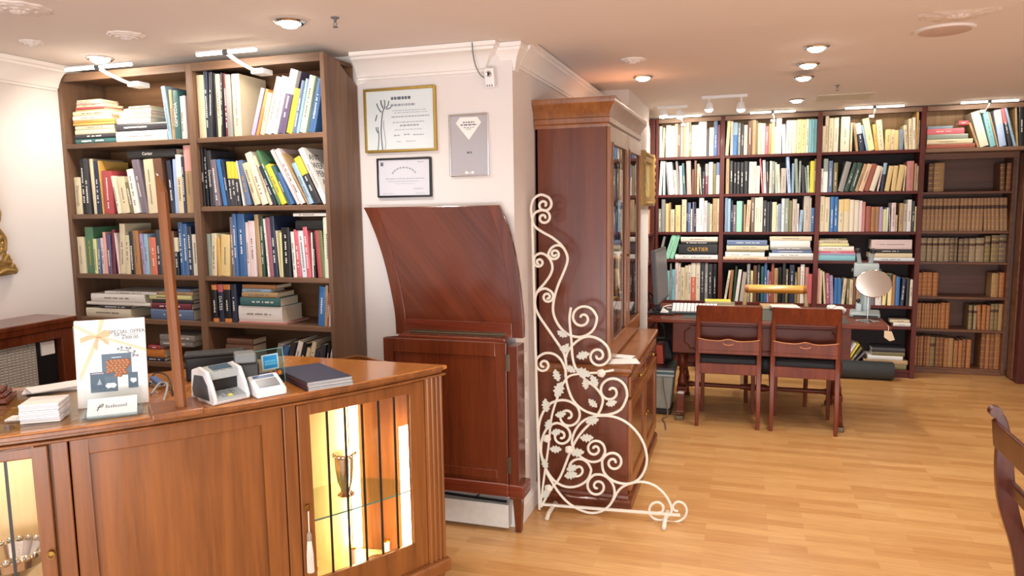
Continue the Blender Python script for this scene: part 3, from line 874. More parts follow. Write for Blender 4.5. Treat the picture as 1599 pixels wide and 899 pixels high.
def kind_words(w, h, lean, c1, c2):
    s = []
    if h > .29:
        s.append('tall')
    elif h < .2:
        s.append('short')
    if w > .05:
        s.append('thick')
    elif w < .017:
        s.append('slim')
    s = (s[:1] if abs(lean) <= 6 else []) if c2 else s
    if c2:
        s.append(PAL[c2][1].split()[-1] + '-topped')
    s.append(PAL[c1][1])
    s.append('book')
    if abs(lean) > 6:
        s.append('leaning')
    return ' '.join(s)


ORD = ['first', 'second', 'third', 'fourth', 'fifth', 'sixth', 'seventh', 'eighth', 'ninth', 'tenth', 'eleventh', 'twelfth', '13th', '14th', '15th', '16th', '17th', '18th', '19th', '20th', '21st', '22nd', '23rd', '24th', '25th', '26th', '27th', '28th']
PLACE = dict(A1='from plaster wall, top shelf, walnut bookcase', A3='from plaster wall, second shelf, walnut bookcase', A5='from plaster wall, third shelf, walnut bookcase',
             A2='from upright, top shelf, walnut bay by pillar', A4='from upright, second shelf, walnut bay by pillar', A6='from upright, third shelf, walnut bay by pillar',
             A8='from upright, fourth shelf, walnut bay by pillar', A10='from upright, lowest shelf, walnut bay by pillar')
for k, s in (('B1', 'top'), ('B4', 'second'), ('B7', 'third'), ('C2t', 'fourth'), ('C2', 'fifth')):
    PLACE[k] = 'from pier, %s shelf, bay behind monitor' % s
for k, s in (('B2', 'top'), ('B5', 'second'), ('B8', 'third'), ('C3', 'fifth')):
    PLACE[k] = 'from pier side, %s shelf, bay behind yellow-railed chair' % s
for k, s in (('B3', 'top'), ('B6', 'second'), ('C1', 'third'), ('C4', 'fifth'), ('C8', 'lowest')):
    PLACE[k] = 'from pier side, %s shelf, bay behind microscope' % s
PLACE['C5'] = 'from dark bays, top shelf over the leather volumes'
for k, s in (('V1', 'top'), ('V2', 'second'), ('V3', 'third'), ('V4', 'fourth'), ('V5', 'fifth'), ('V6', 'lowest')):
    PLACE[k] = 'from dark bays, %s alcove shelf' % s
SPECIAL = {('A1', 'te'): 'GEMPEDIA', ('A4', 'bk', 0): 'DIAMANT', ('A4', 'dk', 2): 'Diamonds', ('A8', 'nv', 1): 'DATES', ('A5', 'cr', 0): 'Diamonds & Pearls', ('A3', 'cr', 0): 'Diamonds', ('A4', 'wh', 24): 'ANTWERPEN'}
BR = random.Random(3)
for key, Y, z, s in UPRIGHT:
    far = key[0] in 'BCV'
    for i, b_ in enumerate(s.split(';')):
        x, w, h, lean, col = b_.split()
        x, w, h, lean = float(x) / 1000, float(w) / 1000, float(h) / 1000, float(lean)
        col, _, sty = col.partition(':')
        c1 = col.partition('/')[0]
        d = min(.215, max(.12, h * .72)) * (.93 + .07 * BR.random())
        if key == 'C8':
            d = .19
        y = Y + BR.random() * (.012 if not far else .016)
        if key[0] == 'V':
            lab = '%s volume, %s %s' % (PAL[c1][1], ORD[i], PLACE[key])
            grp = 'leather volumes in the alcove'
        else:
            lab = '%s, %s %s' % (kind_words(w, h, lean, *(col.split('/') + [''])[:2]), ORD[i], PLACE[key])
            grp = 'books on the far bookcases' if far else 'books on the walnut bookcase'
        spec = SPECIAL.get((key, c1, i)) or SPECIAL.get((key, c1))
        add_book(orient(x, y, z + .0004, w, h, lean), w, h, d, col, sty, Y, lab, grp, 0 if far else 2, spec)
FPLACE = dict(A1a='pile by plaster wall, top walnut shelf', A1b='middle pile, top shelf, walnut bookcase', A3f='across the upright books, second shelf, walnut bookcase', A6f='atop upright books, third shelf by pillar',
              A7a='first pile from plaster wall, fourth walnut shelf', A7b='second pile from plaster wall, fourth walnut shelf', A8f='pile on fourth walnut shelf by pillar', A9='pile behind the wooden post, low walnut shelf',
              A10f='pile behind the card machines, lowest walnut shelf', C2f='pile above the monitor, fourth dark shelf', C3a='first pile above yellow-railed chair', C3b='second pile above yellow-railed chair',
              C4a='pile above microscope, pier side', C4b='pile above microscope, alcove side', C5f='pile on top shelf over leather volumes', C8f='pile by the desk tip, below microscope', C8g='pile on the lowest shelf behind desk tip')
for key, Y, z, s in FLAT:
    far = key[0] in 'BCV'
    if key == 'A3f':
        z = 1.863
    items = s.split(';')
    if key == 'A10f':
        items = items[1:]
    for i, b_ in enumerate(items):
        x, h, w, col = b_.split()
        x, h, w = float(x) / 1000, float(h) / 1000, float(w) / 1000
        if key == 'C2f' and i == 1:
            x, h = x + .012, h - .012
        if key == 'A6f':
            z = 1.49 if i == 0 else 1.558
        if key == 'A10f' and i == 0:
            h = .15
        col, _, sty = col.partition(':')
        c1, _, c2 = col.partition('/')
        d = min(.21, max(.12, h * .7))
        M = Matrix.Translation((x, Y + BR.random() * .008, z + .0004)) @ FLATM
        n_ = len(items)
        pos = 'lowest in' if i == 0 else 'topmost in' if i == n_ - 1 else ORD[i] + ' up in'
        if n_ == 1:
            pos = 'lying'
        if key == 'A6f':
            pos = ('lower of two lying', 'upper of two lying')[i]
        spec = {('A3f', 0): 'Cartier', ('C2f', 1): 'CARTIER', ('C2f', 2): 'THE ART OF CARTIER', ('A7b', 0): None}.get((key, i))
        sz = 'thick ' if w > .042 else 'thin ' if w < .018 else ''
        add_book(M, w, h, d, col, sty, Y, '%s%s book lying flat, %s %s' % (sz, PAL[c1][1], pos, FPLACE[key]), 'books on the far bookcases' if far else 'books on the walnut bookcase', 0 if far else 2, spec)
        z += w + .0006
# side bookcase beyond the gilt picture: spines face the room
for zs, cols in ((2.032, 'iv be wh cr gy tn wh iv be cr'), (1.674, 'wh/rd ic wh gy iv wh lp gy'), (1.318, 'tc rd tn tc br rd be tc'), (1.054, 'dk gy bk be dk gy'), (.655, 'dk br bk gy dk')):
    y = 6.5
    for i, c_ in enumerate(cols.split()):
        w, h = BR.uniform(.03, .06), BR.uniform(.2, .27)
        add_book(orient(-.835 - BR.random() * .012, y, zs + .0004, w, h, 0, PI / 2), w, h, .16, c_, '', 6.9, '', '', 0, None, .12)
        y += w + .002

# the books a viewer sees largest stand as things of their own; the small rest is one mass
reg = [b_ for b_ in BOOKS if b_['c1'][0] != 'L']
reg.sort(key=lambda q: -q['area'])
own = reg[:296]
rest = reg[296:]


def build_book(b_, rng):
    name = 'leather_volume' if b_['c1'][0] == 'L' else 'book'
    w, h, d = b_['w'], b_['h'], b_['d']
    o = MB()
    cover_shape(o, w, h, d)
    mats = [bmat(b_['c1'])]
    if not b_['detail']:
        o.mi = 1
        pages_shape(o, w, h, d)
        mats.append(PAGES)
        if b_['c2']:
            o.mi = 2
            band_shape(o, w, h, d, h * .62, h * .995)
            mats.append(bmat(b_['c2']))
        if b_['c1'][0] == 'L':
            o.mi = 2
            mats.append(mat('gilt_tooling', 'c09a55', .4, .6))
            for k in (.12, .3, .48, .66, .84):
                band_shape(o, w, h, d, h * k, h * k + .004)
            if b_['c1'] in ('L1', 'L5', 'L7', 'L6'):
                o.mi = 3
                mats.append(mat('leather_title_panel', '54372a', .5))
                band_shape(o, w, h, d, h * .67, h * .78)
    # local mesh, then the object carries the placement
    bmesh.ops.recalc_face_normals(o.bm, faces=o.bm.faces)
    me = D.meshes.new(name)
    o.bm.to_mesh(me)
    o.bm.free()
    for q in mats:
        me.materials.append(q)
    ob = D.objects.new(name, me)
    COL.objects.link(ob)
    ob.matrix_world = b_['M']
    tag(ob, b_['label'], 'antique book' if name != 'book' else 'book', b_['group'])
    flip = b_['M'].to_3x3().determinant() < 0
    if b_['detail']:
        p_ = MB()
        pages_shape(p_, w, h, d)
        p_.build('page_block', PAGES, ob, True)
        if b_['c2']:
            p_ = MB()
            if b_['c2'] == 'or':
                band_shape(p_, w, h, d, h * .86, h * .995)
                band_shape(p_, w, h, d, h * .005, h * .1)
            else:
                band_shape(p_, w, h, d, h * (.62 if b_['c2'] != 'rs' else .8), h * .995)
            p_.build('spine_band', bmat(b_['c2']), ob, True)
    if not b_['sty'] and b_['c1'][0] != 'L' and rng.random() < .6:
        b_['sty'] = 'w' if b_['c1'] in DARKS else 't'
    lt = LETTER.get(b_['sty'])
    if lt and not b_['special']:
        p_ = MB()
        letter_shape(p_, w, h, rng, rng.uniform(.12, .35), rng.uniform(.62, .86) if not b_['c2'] else .58)
        if len(p_.bm.faces):
            p_.build('spine_lettering', mat(lt[1], lt[0], .5), ob, True)
    if b_['special']:
        s = b_['special']
        y = .003 - min(.004, w * .14) - .0006
        lm = mat(*(LETTER[b_['sty']][1], LETTER[b_['sty']][0], .5)) if b_['sty'] else INK
        if flip:   # lying book: text runs along its height
            size = w * (.62 if 'ART' not in s and s != 'Cartier' else .5)
            zc = h * (.5 if s != 'Cartier' else .42)
            M = Matrix(((0, 1, 0, w * .5), (0, 0, -1, y), (1, 0, 0, zc), (0, 0, 0, 1)))
            text(s, size, lm, ob, M, 'spine_lettering')
        else:
            size = min(w * .8, h * 1.1 / max(len(s), 1))
            up = s in ('GEMPEDIA',)
            if up:      # reads upwards
                M = Matrix(((0, -1, 0, w * .5), (0, 0, -1, y), (1, 0, 0, h * .5), (0, 0, 0, 1)))
            else:       # reads downwards
                M = Matrix(((0, 1, 0, w * .5), (0, 0, -1, y), (-1, 0, 0, h * .5), (0, 0, 0, 1)))
            text(s, size, lm, ob, M, 'spine_lettering')
            if s == 'ANTWERPEN':
                for k, l in enumerate(('ANT', 'WER', 'PEN', 'AS', 'C')):
                    M = Matrix(((0, 0, 1, w + .0006), (1, 0, 0, d * .32), (0, 1, 0, h * (.82 - .15 * k)), (0, 0, 0, 1)))
                    text(l, .045, INK, ob, M, 'cover_lettering', 'CENTER')
    return ob


for b_ in own:
    build_book(b_, BR)
for b_ in BOOKS:
    if b_['c1'][0] == 'L':
        build_book(b_, BR)


def mass(name, books, label, cat):
    bm = MB()
    slots = []

    def slot(m):
        if m not in slots:
            slots.append(m)
        return slots.index(m)
    for b_ in books:
        one = MB()
        one.mi = slot(bmat(b_['c1']))
        cover_shape(one, b_['w'], b_['h'], b_['d'])
        one.mi = slot(PAGES)
        pages_shape(one, b_['w'], b_['h'], b_['d'])
        if BR.random() < .6:
            lt = LETTER['w' if b_['c1'] in DARKS else 't']
            one.mi = slot(mat(lt[1], lt[0], .5))
            letter_shape(one, b_['w'], b_['h'], BR, BR.uniform(.15, .4), BR.uniform(.6, .85))
        if b_['c2']:
            one.mi = slot(bmat(b_['c2']))
            band_shape(one, b_['w'], b_['h'], b_['d'], b_['h'] * .6, b_['h'] * .995)
        one.xform(b_['M'])
        bmesh.ops.recalc_face_normals(one.bm, faces=one.bm.faces)
        tmp = D.meshes.new('tmp')
        one.bm.to_mesh(tmp)
        one.bm.free()
        bm.bm.from_mesh(tmp)
        D.meshes.remove(tmp)
    o = bm.build(name, slots)
    tag(o, label, cat, None, 'stuff')
    return o



# ------------------------------------------------------------------ glazed cabinet against the centre wall
t = thing('glazed_cabinet', 'tall mahogany cabinet with glazed upper doors behind the white iron screen', 'cabinet', (-.8, 4.27, 0))
cy0, cy1 = 3.68, 4.86
MB().box(-1.045, -.555, cy0, cy1, .08, .715).build('lower_body', CAB, t, bevel=.003)
PL = [(0, 0), (.028, 0), (.028, .045), (.022, .055), (.012, .06), (.01, .075), (0, .082)]
m = MB()
m.sweep([(-1.045, cy0 + .005), (-.56, cy0 + .005), (-.56, cy1)], PL)
m.box(-1.045, -.56, cy0 + .005, cy1, 0, .08)
m.build('plinth', CAB, t)
m = MB()
m.box(-1.045, -.56, cy0 + .004, cy1, .735, .765)
m.sweep([(-1.045, cy0 + .004), (-.56, cy0 + .004), (-.56, cy1)], [(0, .715), (.01, .715), (.012, .728), (.022, .733), (.026, .742), (.026, .757), (.02, .765), (0, .765)])
m.build('worktop', CAB_E, t)
for k, (a, b_) in enumerate(((cy0 + .02, 4.265), (4.275, cy1 - .02))):
    # drawer under the worktop, door below
    dr = MB().box(-.557, -.542, a, b_, .60, .705).build('drawer', CAB_E, t, bevel=.004)
    MB().box(-.544, -.538, a + .03, b_ - .03, .62, .685).build('drawer_panel', CAB, dr, bevel=.003)
    MB().ball((-.53, (a + b_) / 2, .652), .011).build('knob', BRASS, dr, smooth=True)
    d = MB()
    for y0, y1, z0, z1 in ((a, a + .055, .095, .585), (b_ - .055, b_, .095, .585), (a + .055, b_ - .055, .095, .15), (a + .055, b_ - .055, .53, .585)):
        d.box(-.557, -.538, y0, y1, z0, z1)
    dd = d.build('door', CAB_E, t, bevel=.003)
    MB().box(-.557, -.547, a + .05, b_ - .05, .145, .535).build('door_panel', CAB, dd)
    m = MB()
    for y0, y1, z0, z1 in ((a + .055, a + .065, .15, .53), (b_ - .065, b_ - .055, .15, .53), (a + .055, b_ - .055, .15, .16), (a + .055, b_ - .055, .52, .53)):
        m.box(-.549, -.540, y0, y1, z0, z1)
    m.build('door_beading', CAB_E, dd)
    MB().ball((-.53, b_ - .03 if k == 0 else a + .03, .36), .009).build('knob', BRASS, dd, smooth=True)
uy0, uy1, ux = 3.705, 4.85, -.672
m = MB()
m.box(-1.045, ux, uy0, uy0 + .022, .765, 2.0)
m.build('side_panel', CAB, t, bevel=.002)
MB().box(-1.045, ux, uy1 - .022, uy1, .765, 2.0).build('side_panel', CAB, t, bevel=.002)
MB().box(-1.045, -1.033, uy0, uy1, .765, 2.0).build('back_panel', CAB, t)
MB().box(-1.045, ux, uy0, uy1, 1.985, 2.0).build('top_board', CAB, t)
for z in (.79, 1.10, 1.375, 1.605, 1.845):
    MB().box(-1.033, ux - .03, uy0 + .022, uy1 - .022, z - .018, z).build('shelf', CAB, t)
CC = [(0, 1.985), (.006, 1.985), (.008, 2.0), (.018, 2.008), (.02, 2.03), (.014, 2.035), (.018, 2.05), (.03, 2.075), (.046, 2.098), (.05, 2.104), (.05, 2.128), (0, 2.128)]
m = MB()
m.sweep([(-1.045, uy0), (ux, uy0), (ux, uy1), (-1.045, uy1)], CC)
m.box(-1.045, ux, uy0, uy1, 2.0, 2.126)
m.build('cornice', CAB_E, t, smooth=True)
for k, (a, b_) in enumerate(((uy0 + .004, 4.275), (4.28, uy1 - .004))):
    d = MB()
    for y0, y1, z0, z1 in ((a, a + .06, .78, 1.985), (b_ - .06, b_, .78, 1.985), (a + .06, b_ - .06, .78, .87), (a + .06, b_ - .06, 1.91, 1.985)):
        d.box(ux, ux + .02, y0, y1, z0, z1)
    for y0, y1, z0, z1 in ((a + .06, a + .07, .87, 1.91), (b_ - .07, b_ - .06, .87, 1.91), (a + .06, b_ - .06, .87, .88), (a + .06, b_ - .06, 1.9, 1.91)):
        d.box(ux + .012, ux + .026, y0, y1, z0, z1)
    dd = d.build('door', CAB_E, t, bevel=.003)
    MB().box(ux + .008, ux + .011, a + .055, b_ - .055, .865, 1.915).build('glass_pane', GLASS, dd)
    if k == 0:
        MB().lathe([(0, 0), (.006, 0), (.006, .012), (.009, .016), (0, .02)], seg=12, M=Matrix.Translation((ux + .02, b_ - .03, 1.3)) @ Matrix.Rotation(PI / 2, 4, 'Y')).build('key_knob', BRASS, dd, smooth=True)
cab_books = []
for z, hm in ((.79, .24), (1.10, .22), (1.375, .19), (1.605, .2), (1.845, .115)):
    y = uy0 + .04
    while y < uy1 - .08:
        w = BR.uniform(.014, .042)
        h = hm * BR.uniform(.8, 1.02)
        c_ = BR.choice('dk bk cr bf sb nv ol iv gy tn bl br be te wh gp'.split())
        if 1.6 < z < 1.7 and BR.random() < .4:
            c_ = 'bk'
        cab_books.append(dict(M=orient(ux - .05 - BR.random() * .02, y, z + .0004, w, h, 0, PI / 2), w=w, h=h, d=min(.2, h * .8), c1=c_, c2=''))
        y += w + .001
mass('shelved_books', rest + cab_books, 'the many smaller books filling out the far bookcases and the glazed cabinet', 'books')
pp = MB().box(-.09, .09, -.065, .065, 0, .0015)
pp.xform(Matrix.Translation((-.608, 3.80, .7655)) @ Matrix.Rotation(R_(18), 4, 'Z'))
tag(pp.build('paper_sheet', PAPER), 'white papers lying on the worktop of the glazed cabinet', 'paper')
pp = MB().box(-.055, .055, -.04, .04, 0, .004)
pp.xform(Matrix.Translation((-.617, 3.915, .7655)) @ Matrix.Rotation(R_(-10), 4, 'Z'))
tag(pp.build('envelope', PAPER), 'small white envelope against the glazed cabinet door', 'envelope')

# gilt picture hung on the pier beyond the cabinet
t = thing('framed_picture', 'ornate gilt-framed picture hung on the white pier beyond the glazed cabinet', 'picture', (-.80, 6.08, 1.79))
fy, fz = .355, .215
m = MB()
for y0, y1, z0, z1 in ((-fy, -fy + .11, -fz, fz), (fy - .11, fy, -fz, fz), (-fy + .11, fy - .11, -fz, -fz + .075), (-fy + .11, fy - .11, fz - .075, fz)):
    m.prism([(0, y0), (.05, y0), (.062, (y0 + y1) / 2), (.03, y1), (0, y1)] if y1 - y0 < .2 else [(0, y0), (.045, y0), (.045, y1), (0, y1)], 'Z', z0, z1)
for k in range(12):
    a = -fy + .03 + k * .058
    for z in (-fz + .02, fz - .02):
        m.ball((.048, a, z), .02, 8, (.7, 1.2, .8))
for k in range(7):
    for y in (-fy + .03, fy - .03):
        m.ball((.052, y, -fz + .04 + k * .058), .02, 8, (.7, .8, 1.2))
m.build('frame', GILT, t, True)
MB().box(.012, .02, -fy + .1, fy - .1, -fz + .07, fz - .07).build('canvas', mat('picture_canvas', 'a59a6a', .5, var=.5, scale=9), t, True)

# ------------------------------------------------------------------ wrought-iron screen
SY0, SX0, SSL = 3.543, -.993, .0857          # the screen's plane: Y = SY0 + SSL * (X - SX0)
tS = thing('iron_screen', 'cream-painted wrought-iron scrollwork screen with leaves and roses', 'screen', (-.63, 3.575, 0))


def sp(x, y, off=0):
    d = ray(x, y)
    # CAM.y + d.y k = SY0 + SSL (CAM.x + d.x k - SX0)
    k = (SY0 - SSL * SX0 - CAM.y) / (d.y - SSL * d.x)
    p = CAM + d * k
    return Vector((p.x, p.y - off, p.z))


K5, K6, K7 = (820, 290, 3.33), (820, 550, 2.996), (680, 640, 3.995)


def kp(K, pts):
    return [(K[0] + x / K[2], K[1] + y / K[2]) for x, y in pts]


def spiral(start, center, turns, r_end, n=30, cw=True):
    """points winding from start in to the centre (screen sense, cw = clockwise as seen)"""
    dx, dy = start[0] - center[0], start[1] - center[1]
    r = math.hypot(dx, dy)
    a = math.atan2(dy, dx)
    out = []
    for i in range(1, n + 1):
        f = i / n
        rr = r + (r_end - r) * f ** .85
        aa = a + (1 if cw else -1) * turns * 2 * PI * f
        out.append((center[0] + rr * math.cos(aa), center[1] + rr * math.sin(aa)))
    return out


IR = .0068


def scroll(px, r=IR, off=0, name='scroll', n=5, taper=False):
    P = [sp(x, y, off) for x, y in px]
    P = smooth_path(P, n)
    rad = [r] * len(P)
    return MB().tube(P, rad, 8).build(name, IRON, tS, smooth=True)


def curl(K, pts, center, turns, r_end, cw):
    return kp(K, pts) + spiral(kp(K, [pts[-1]])[0], kp(K, [center])[0], turns, r_end / K[2], 26, cw)


scroll(kp(K5, [(40, 190), (33, 150), (31, 110), (45, 68), (80, 46), (115, 56)]) + spiral(kp(K5, [(115, 56)])[0], kp(K5, [(98, 98)])[0], 1.35, 2.0, 26, True), n=3)
scroll(curl(K5, [(218, 400), (219, 360), (190, 310), (140, 268), (90, 240), (50, 210), (38, 172), (52, 140), (85, 126)], (95, 168), 1.3, 7, True)[::-1][:0] or
       (spiral(kp(K5, [(85, 126)])[0], kp(K5, [(96, 166)])[0], 1.35, 2.0, 26, True)[::-1] + kp(K5, [(85, 126), (52, 140), (38, 172), (50, 210), (90, 240), (140, 268), (190, 310), (218, 360), (218, 400), (200, 450), (170, 520), (150, 590), (145, 650), (160, 700), (190, 745), (230, 775), (280, 786), (330, 770), (362, 735), (373, 690)])
        + spiral(kp(K5, [(373, 690)])[0], kp(K5, [(298, 688)])[0], 1.45, 3, 30, False)), n=3)
scroll(kp(K5, [(205, 330), (185, 312), (160, 310), (135, 325), (121, 352)]) + spiral(kp(K5, [(121, 352)])[0], kp(K5, [(153, 354)])[0], 1.5, 2, 26, False), n=3)
scroll(spiral(kp(K5, [(45, 395)])[0], kp(K5, [(72, 397)])[0], 1.3, 2, 24, False)[::-1] + kp(K5, [(45, 395), (50, 368), (78, 351), (108, 360), (132, 388), (142, 425), (130, 465), (100, 508), (65, 548), (51, 590), (54, 635), (76, 682), (110, 732), (150, 790), (190, 850), (206, 885)]) + kp(K6, [(192, 60), (190, 110), (200, 165), (225, 225), (270, 268), (330, 290), (395, 290), (448, 266), (474, 215)])
       + spiral(kp(K6, [(474, 215)])[0], kp(K6, [(402, 183)])[0], 1.45, 3, 30, False), n=3)
scroll(kp(K5, [(60, 556), (78, 541), (105, 534), (130, 546)]) + spiral(kp(K5, [(130, 546)])[0], kp(K5, [(116, 577)])[0], 1.5, 2, 24, True), n=3)
scroll(kp(K5, [(238, 632), (231, 680), (233, 730), (240, 800), (247, 895)]) + kp(K6, [(240, 80), (280, 125), (330, 165), (362, 212), (356, 258), (335, 296), (300, 335), (255, 385), (215, 455), (165, 580), (120, 640), (75, 722)]), n=4)
scroll(spiral(kp(K6, [(293, 28)])[0], kp(K6, [(341, 18)])[0], 1.45, 2.5, 26, True)[::-1][:0] + kp(K6, [(188, 30), (205, -15), (257, -63), (306, -74), (355, -55), (388, -20), (396, 20)]) + spiral(kp(K6, [(396, 20)])[0], kp(K6, [(342, 16)])[0], 1.5, 2.5, 28, True), n=3)
scroll(spiral(kp(K6, [(52, 60)])[0], kp(K6, [(86, 58)])[0], 1.3, 2.5, 24, False)[::-1] + kp(K6, [(52, 60), (56, 28), (92, 4), (135, 8), (168, 36), (188, 80), (189, 115)]), n=3)
scroll(spiral(kp(K6, [(360, 510)])[0], kp(K6, [(413, 515)])[0], 1.5, 3, 28, True)[::-1] + kp(K6, [(360, 510), (368, 560), (410, 600), (470, 615), (520, 602), (555, 560), (570, 500), (556, 430), (520, 370), (470, 325), (410, 300), (340, 297), (280, 315), (240, 355), (219, 410), (230, 455), (265, 492), (312, 512), (352, 503), (372, 470)])
       + spiral(kp(K6, [(372, 470)])[0], kp(K6, [(326, 452)])[0], 1.5, 2.5, 28, False), n=3)
scroll(spiral(kp(K6, [(254, 290)])[0], kp(K6, [(200, 300)])[0], 1.4, 2.5, 28, True)[::-1][:0] + (spiral(kp(K6, [(240, 250)])[0], kp(K6, [(200, 298)])[0], 1.4, 2.5, 28, True))[::-1] + kp(K6, [(240, 250), (205, 228), (160, 224), (110, 245), (75, 300), (62, 370), (70, 450), (95, 540), (137, 600), (190, 628), (245, 625), (290, 597), (308, 555)])
       + spiral(kp(K6, [(308, 555)])[0], kp(K6, [(246, 548)])[0], 1.4, 3, 28, False), n=3)
scroll(kp(K6, [(130, 600), (88, 525), (74, 455), (84, 390), (110, 348), (150, 330), (190, 347)]) + spiral(kp(K6, [(190, 347)])[0], kp(K6, [(168, 391)])[0], 1.5, 2.5, 26, True), n=3)
scroll(kp(K6, [(100, 560), (150, 645), (210, 710), (290, 748), (350, 745), (395, 715), (418, 665), (408, 612), (370, 576), (330, 571)]) + spiral(kp(K6, [(330, 571)])[0], kp(K6, [(338, 626)])[0], 1.5, 2.5, 28, False), n=3)
scroll(kp(K6, [(412, 690), (440, 642), (480, 617), (540, 605), (600, 620), (650, 660), (680, 710), (684, 745), (660, 775)]) + spiral(kp(K6, [(660, 775)])[0], kp(K6, [(622, 733)])[0], 1.15, 5, 26, True), n=3, r=.0065)
scroll(kp(K6, [(640, 786), (700, 794), (742, 775), (756, 740), (742, 708), (712, 699), (692, 718), (698, 738), (716, 742)]), r=.006)
scroll(kp(K6, [(72, 720), (90, 580), (110, 440), (125, 300), (160, 190), (200, 115), (270, 98), (350, 93), (415, 82)]), r=.006, off=.004)
scroll([(831, 345), (835, 500), (839, 650), (842.5, 795)], r=.007, name='upright_bar')
p0, p1 = sp(842.5, 795), sp(1062, 812)
MB().box(0, (p1 - p0).length, -.006, .006, -.006, .006, Matrix.Translation((p0.x, p0.y, .036)) @ Matrix.Rotation(math.atan2(p1.y - p0.y, p1.x - p0.x), 4, 'Z')).build('base_bar', IRON, tS)
for fx in (-.925, -.345):
    yy = SY0 + SSL * (fx - SX0)
    m = MB()
    m.tube([(fx, yy - .12, .012), (fx, yy - .09, .026), (fx, yy, .026), (fx, yy + .055, .026), (fx, yy + .075, .012)], .011, 8)
    m.build('foot', IRON, tS, smooth=True)


def leaf(x, y, ang, L, K=K6, cnt=[0]):
    """jagged holly-like leaf, cupped a little"""
    cx, cy = kp(K, [(x, y)])[0]
    c0 = sp(cx, cy, .006)
    n = 9
    pts = []
    for s in (1, -1):
        for i in range(n + 1):
            f = i / n if s == 1 else 1 - i / n
            wv = math.sin(PI * min(1, f * 1.02)) ** .8 * .27 * (1.25 if i % 2 else .72)
            pts.append((f - .5, s * wv))
    ca, sa = math.cos(R_(ang)), math.sin(R_(ang))
    m = MB()
    rings = []
    top = [Vector((c0.x + L * (u * ca - v * sa), c0.y - .004 - .03 * abs(v) * .3, c0.z + L * (u * sa + v * ca))) for u, v in pts]
    m.loft([[p_ + Vector((0, .004, 0)) for p_ in top], top])
    m.build('leaf', LEAF, tS)


for x, y, a, L in ((150, 105, 110, .055), (160, 172, 70, .075), (100, 245, 100, .06), (168, 288, 15, .05), (148, 370, 20, .05), (145, 450, 5, .055), (112, 335, 70, .055), (290, 397, 8, .06), (318, 235, 140, .05),
                   (405, 235, 20, .05), (325, 130, 120, .055), (214, 75, 150, .05), (272, 92, 160, .07), (285, 145, 95, .05), (316, 318, 20, .06), (245, 465, 10, .065), (215, 570, 20, .06), (222, 538, 25, .055), (95, 518, 110, .05), (272, 12, 20, .06), (100, 655, 60, .055)):
    leaf(x, y, a, L * 1.22)
for x, y, a, L in ((195, 768, -25, .06), (205, 846, -20, .06), (215, 838, 60, .05)):
    leaf(x, y, a, L, K5)
for x, y in ((358, 95), (112, 632), (104, 400), (208, 452)):
    cx, cy = kp(K6, [(x, y)])[0]
    q = sp(cx, cy, .012)
    m = MB()
    for k, (r, d) in enumerate(((.021, .0), (.016, -.006), (.01, -.011))):
        for j in range(5):
            a = j * 2 * PI / 5 + k * .6
            m.ball((q.x + .45 * r * math.cos(a), q.y + d, q.z + .45 * r * math.sin(a)), r * .62, 8, (1, .5, 1))
    m.build('rose', IRON, tS, smooth=True)

# ------------------------------------------------------------------ counter gate and raised flap by the pillar
t = thing('counter_gate', 'mahogany panelled counter gate standing folded against the pillar', 'gate', (-1.35, 3.24, 0))
gx0, gx1, gz0, gz1, gy = -1.70, -1.055, .215, .955, 3.205
d = MB()
for x0, x1, z0, z1 in ((gx0, gx0 + .055, gz0, gz1), (gx1 - .055, gx1, gz0, gz1), (gx0 + .055, gx1 - .055, gz1 - .07, gz1), (gx0 + .055, gx1 - .055, gz0 + .07, gz0 + .115), (gx0 + .055, gx1 - .055, gz0, gz0 + .02)):
    d.box(x0, x1, gy, gy + .03, z0, z1)
d.build('frame', MAHOG, t, bevel=.004)
MB().box(gx0 + .05, gx1 - .05, gy + .01, gy + .024, gz0 + .02, gz1 - .06).build('panel', MAHOG, t)
m = MB()
m.box(gx0 - .002, gx1 + .004, gy - .012, gy + .03, gz0 - .012, gz0 + .055)
m.build('base_moulding', MAHOG_X, t, bevel=.008, seg=3)
MB().box(gx0 + .08, gx1 - .01, gy + .008, gy + .07, .955, .972).build('top_ledge', MAHOG_X, t, bevel=.004)
m = MB()
m.box(-1.052, -1.0, gy + .002, gy + .11, .19, .94)
m.build('hinge_post', MAHOG, t, bevel=.003)
MB().box(-1.056, -.975, gy - .006, gy + .115, .2, .265).build('post_moulding', MAHOG_X, t, bevel=.008, seg=3)
MB().loft([[(-1.05, gy + .05, .19), (-1.005, gy + .05, .19), (-1.005, gy + .1, .19), (-1.05, gy + .1, .19)], [(-1.04, gy + .06, 0), (-1.012, gy + .06, 0), (-1.012, gy + .09, 0), (-1.04, gy + .09, 0)]]).build('leg', MAHOG, t)
for z in (.86, .36):
    MB().box(-1.058, -1.04, gy - .004, gy + .004, z - .04, z + .04).build('hinge', TOECAP, t, bevel=.001)
t = thing('counter_flap', 'curved mahogany counter flap raised upright over the folded gate', 'counter flap', (-1.4, 3.30, .98))
fy0, fy1 = 3.272, 3.302


def fp(x, y):
    q = pt(x, y, 'Y', fy0)
    return (q.x, q.z)


rightc = [fp(*q) for q in ((779, 320), (790, 345), (800, 380), (808, 420), (814, 465), (817, 500), (817.5, 528))]
leftc = [fp(*q) for q in ((619, 521), (617, 490), (611, 455), (602, 415), (590, 375), (577, 342), (568, 324))]


def dense(poly):
    return [(v.x, v.z) for v in smooth_path([(a, 0, b_) for a, b_ in poly], 4)]


RC, LC = dense(rightc), dense(leftc)
MB().prism(RC + LC, 'Y', fy0, fy1).build('flap_board', MAHOG_D, t, bevel=.004)
# raised border: ring between the outline and an inset outline
def mixp(a, b_, f):
    return (a[0] + (b_[0] - a[0]) * f, a[1] + (b_[1] - a[1]) * f)


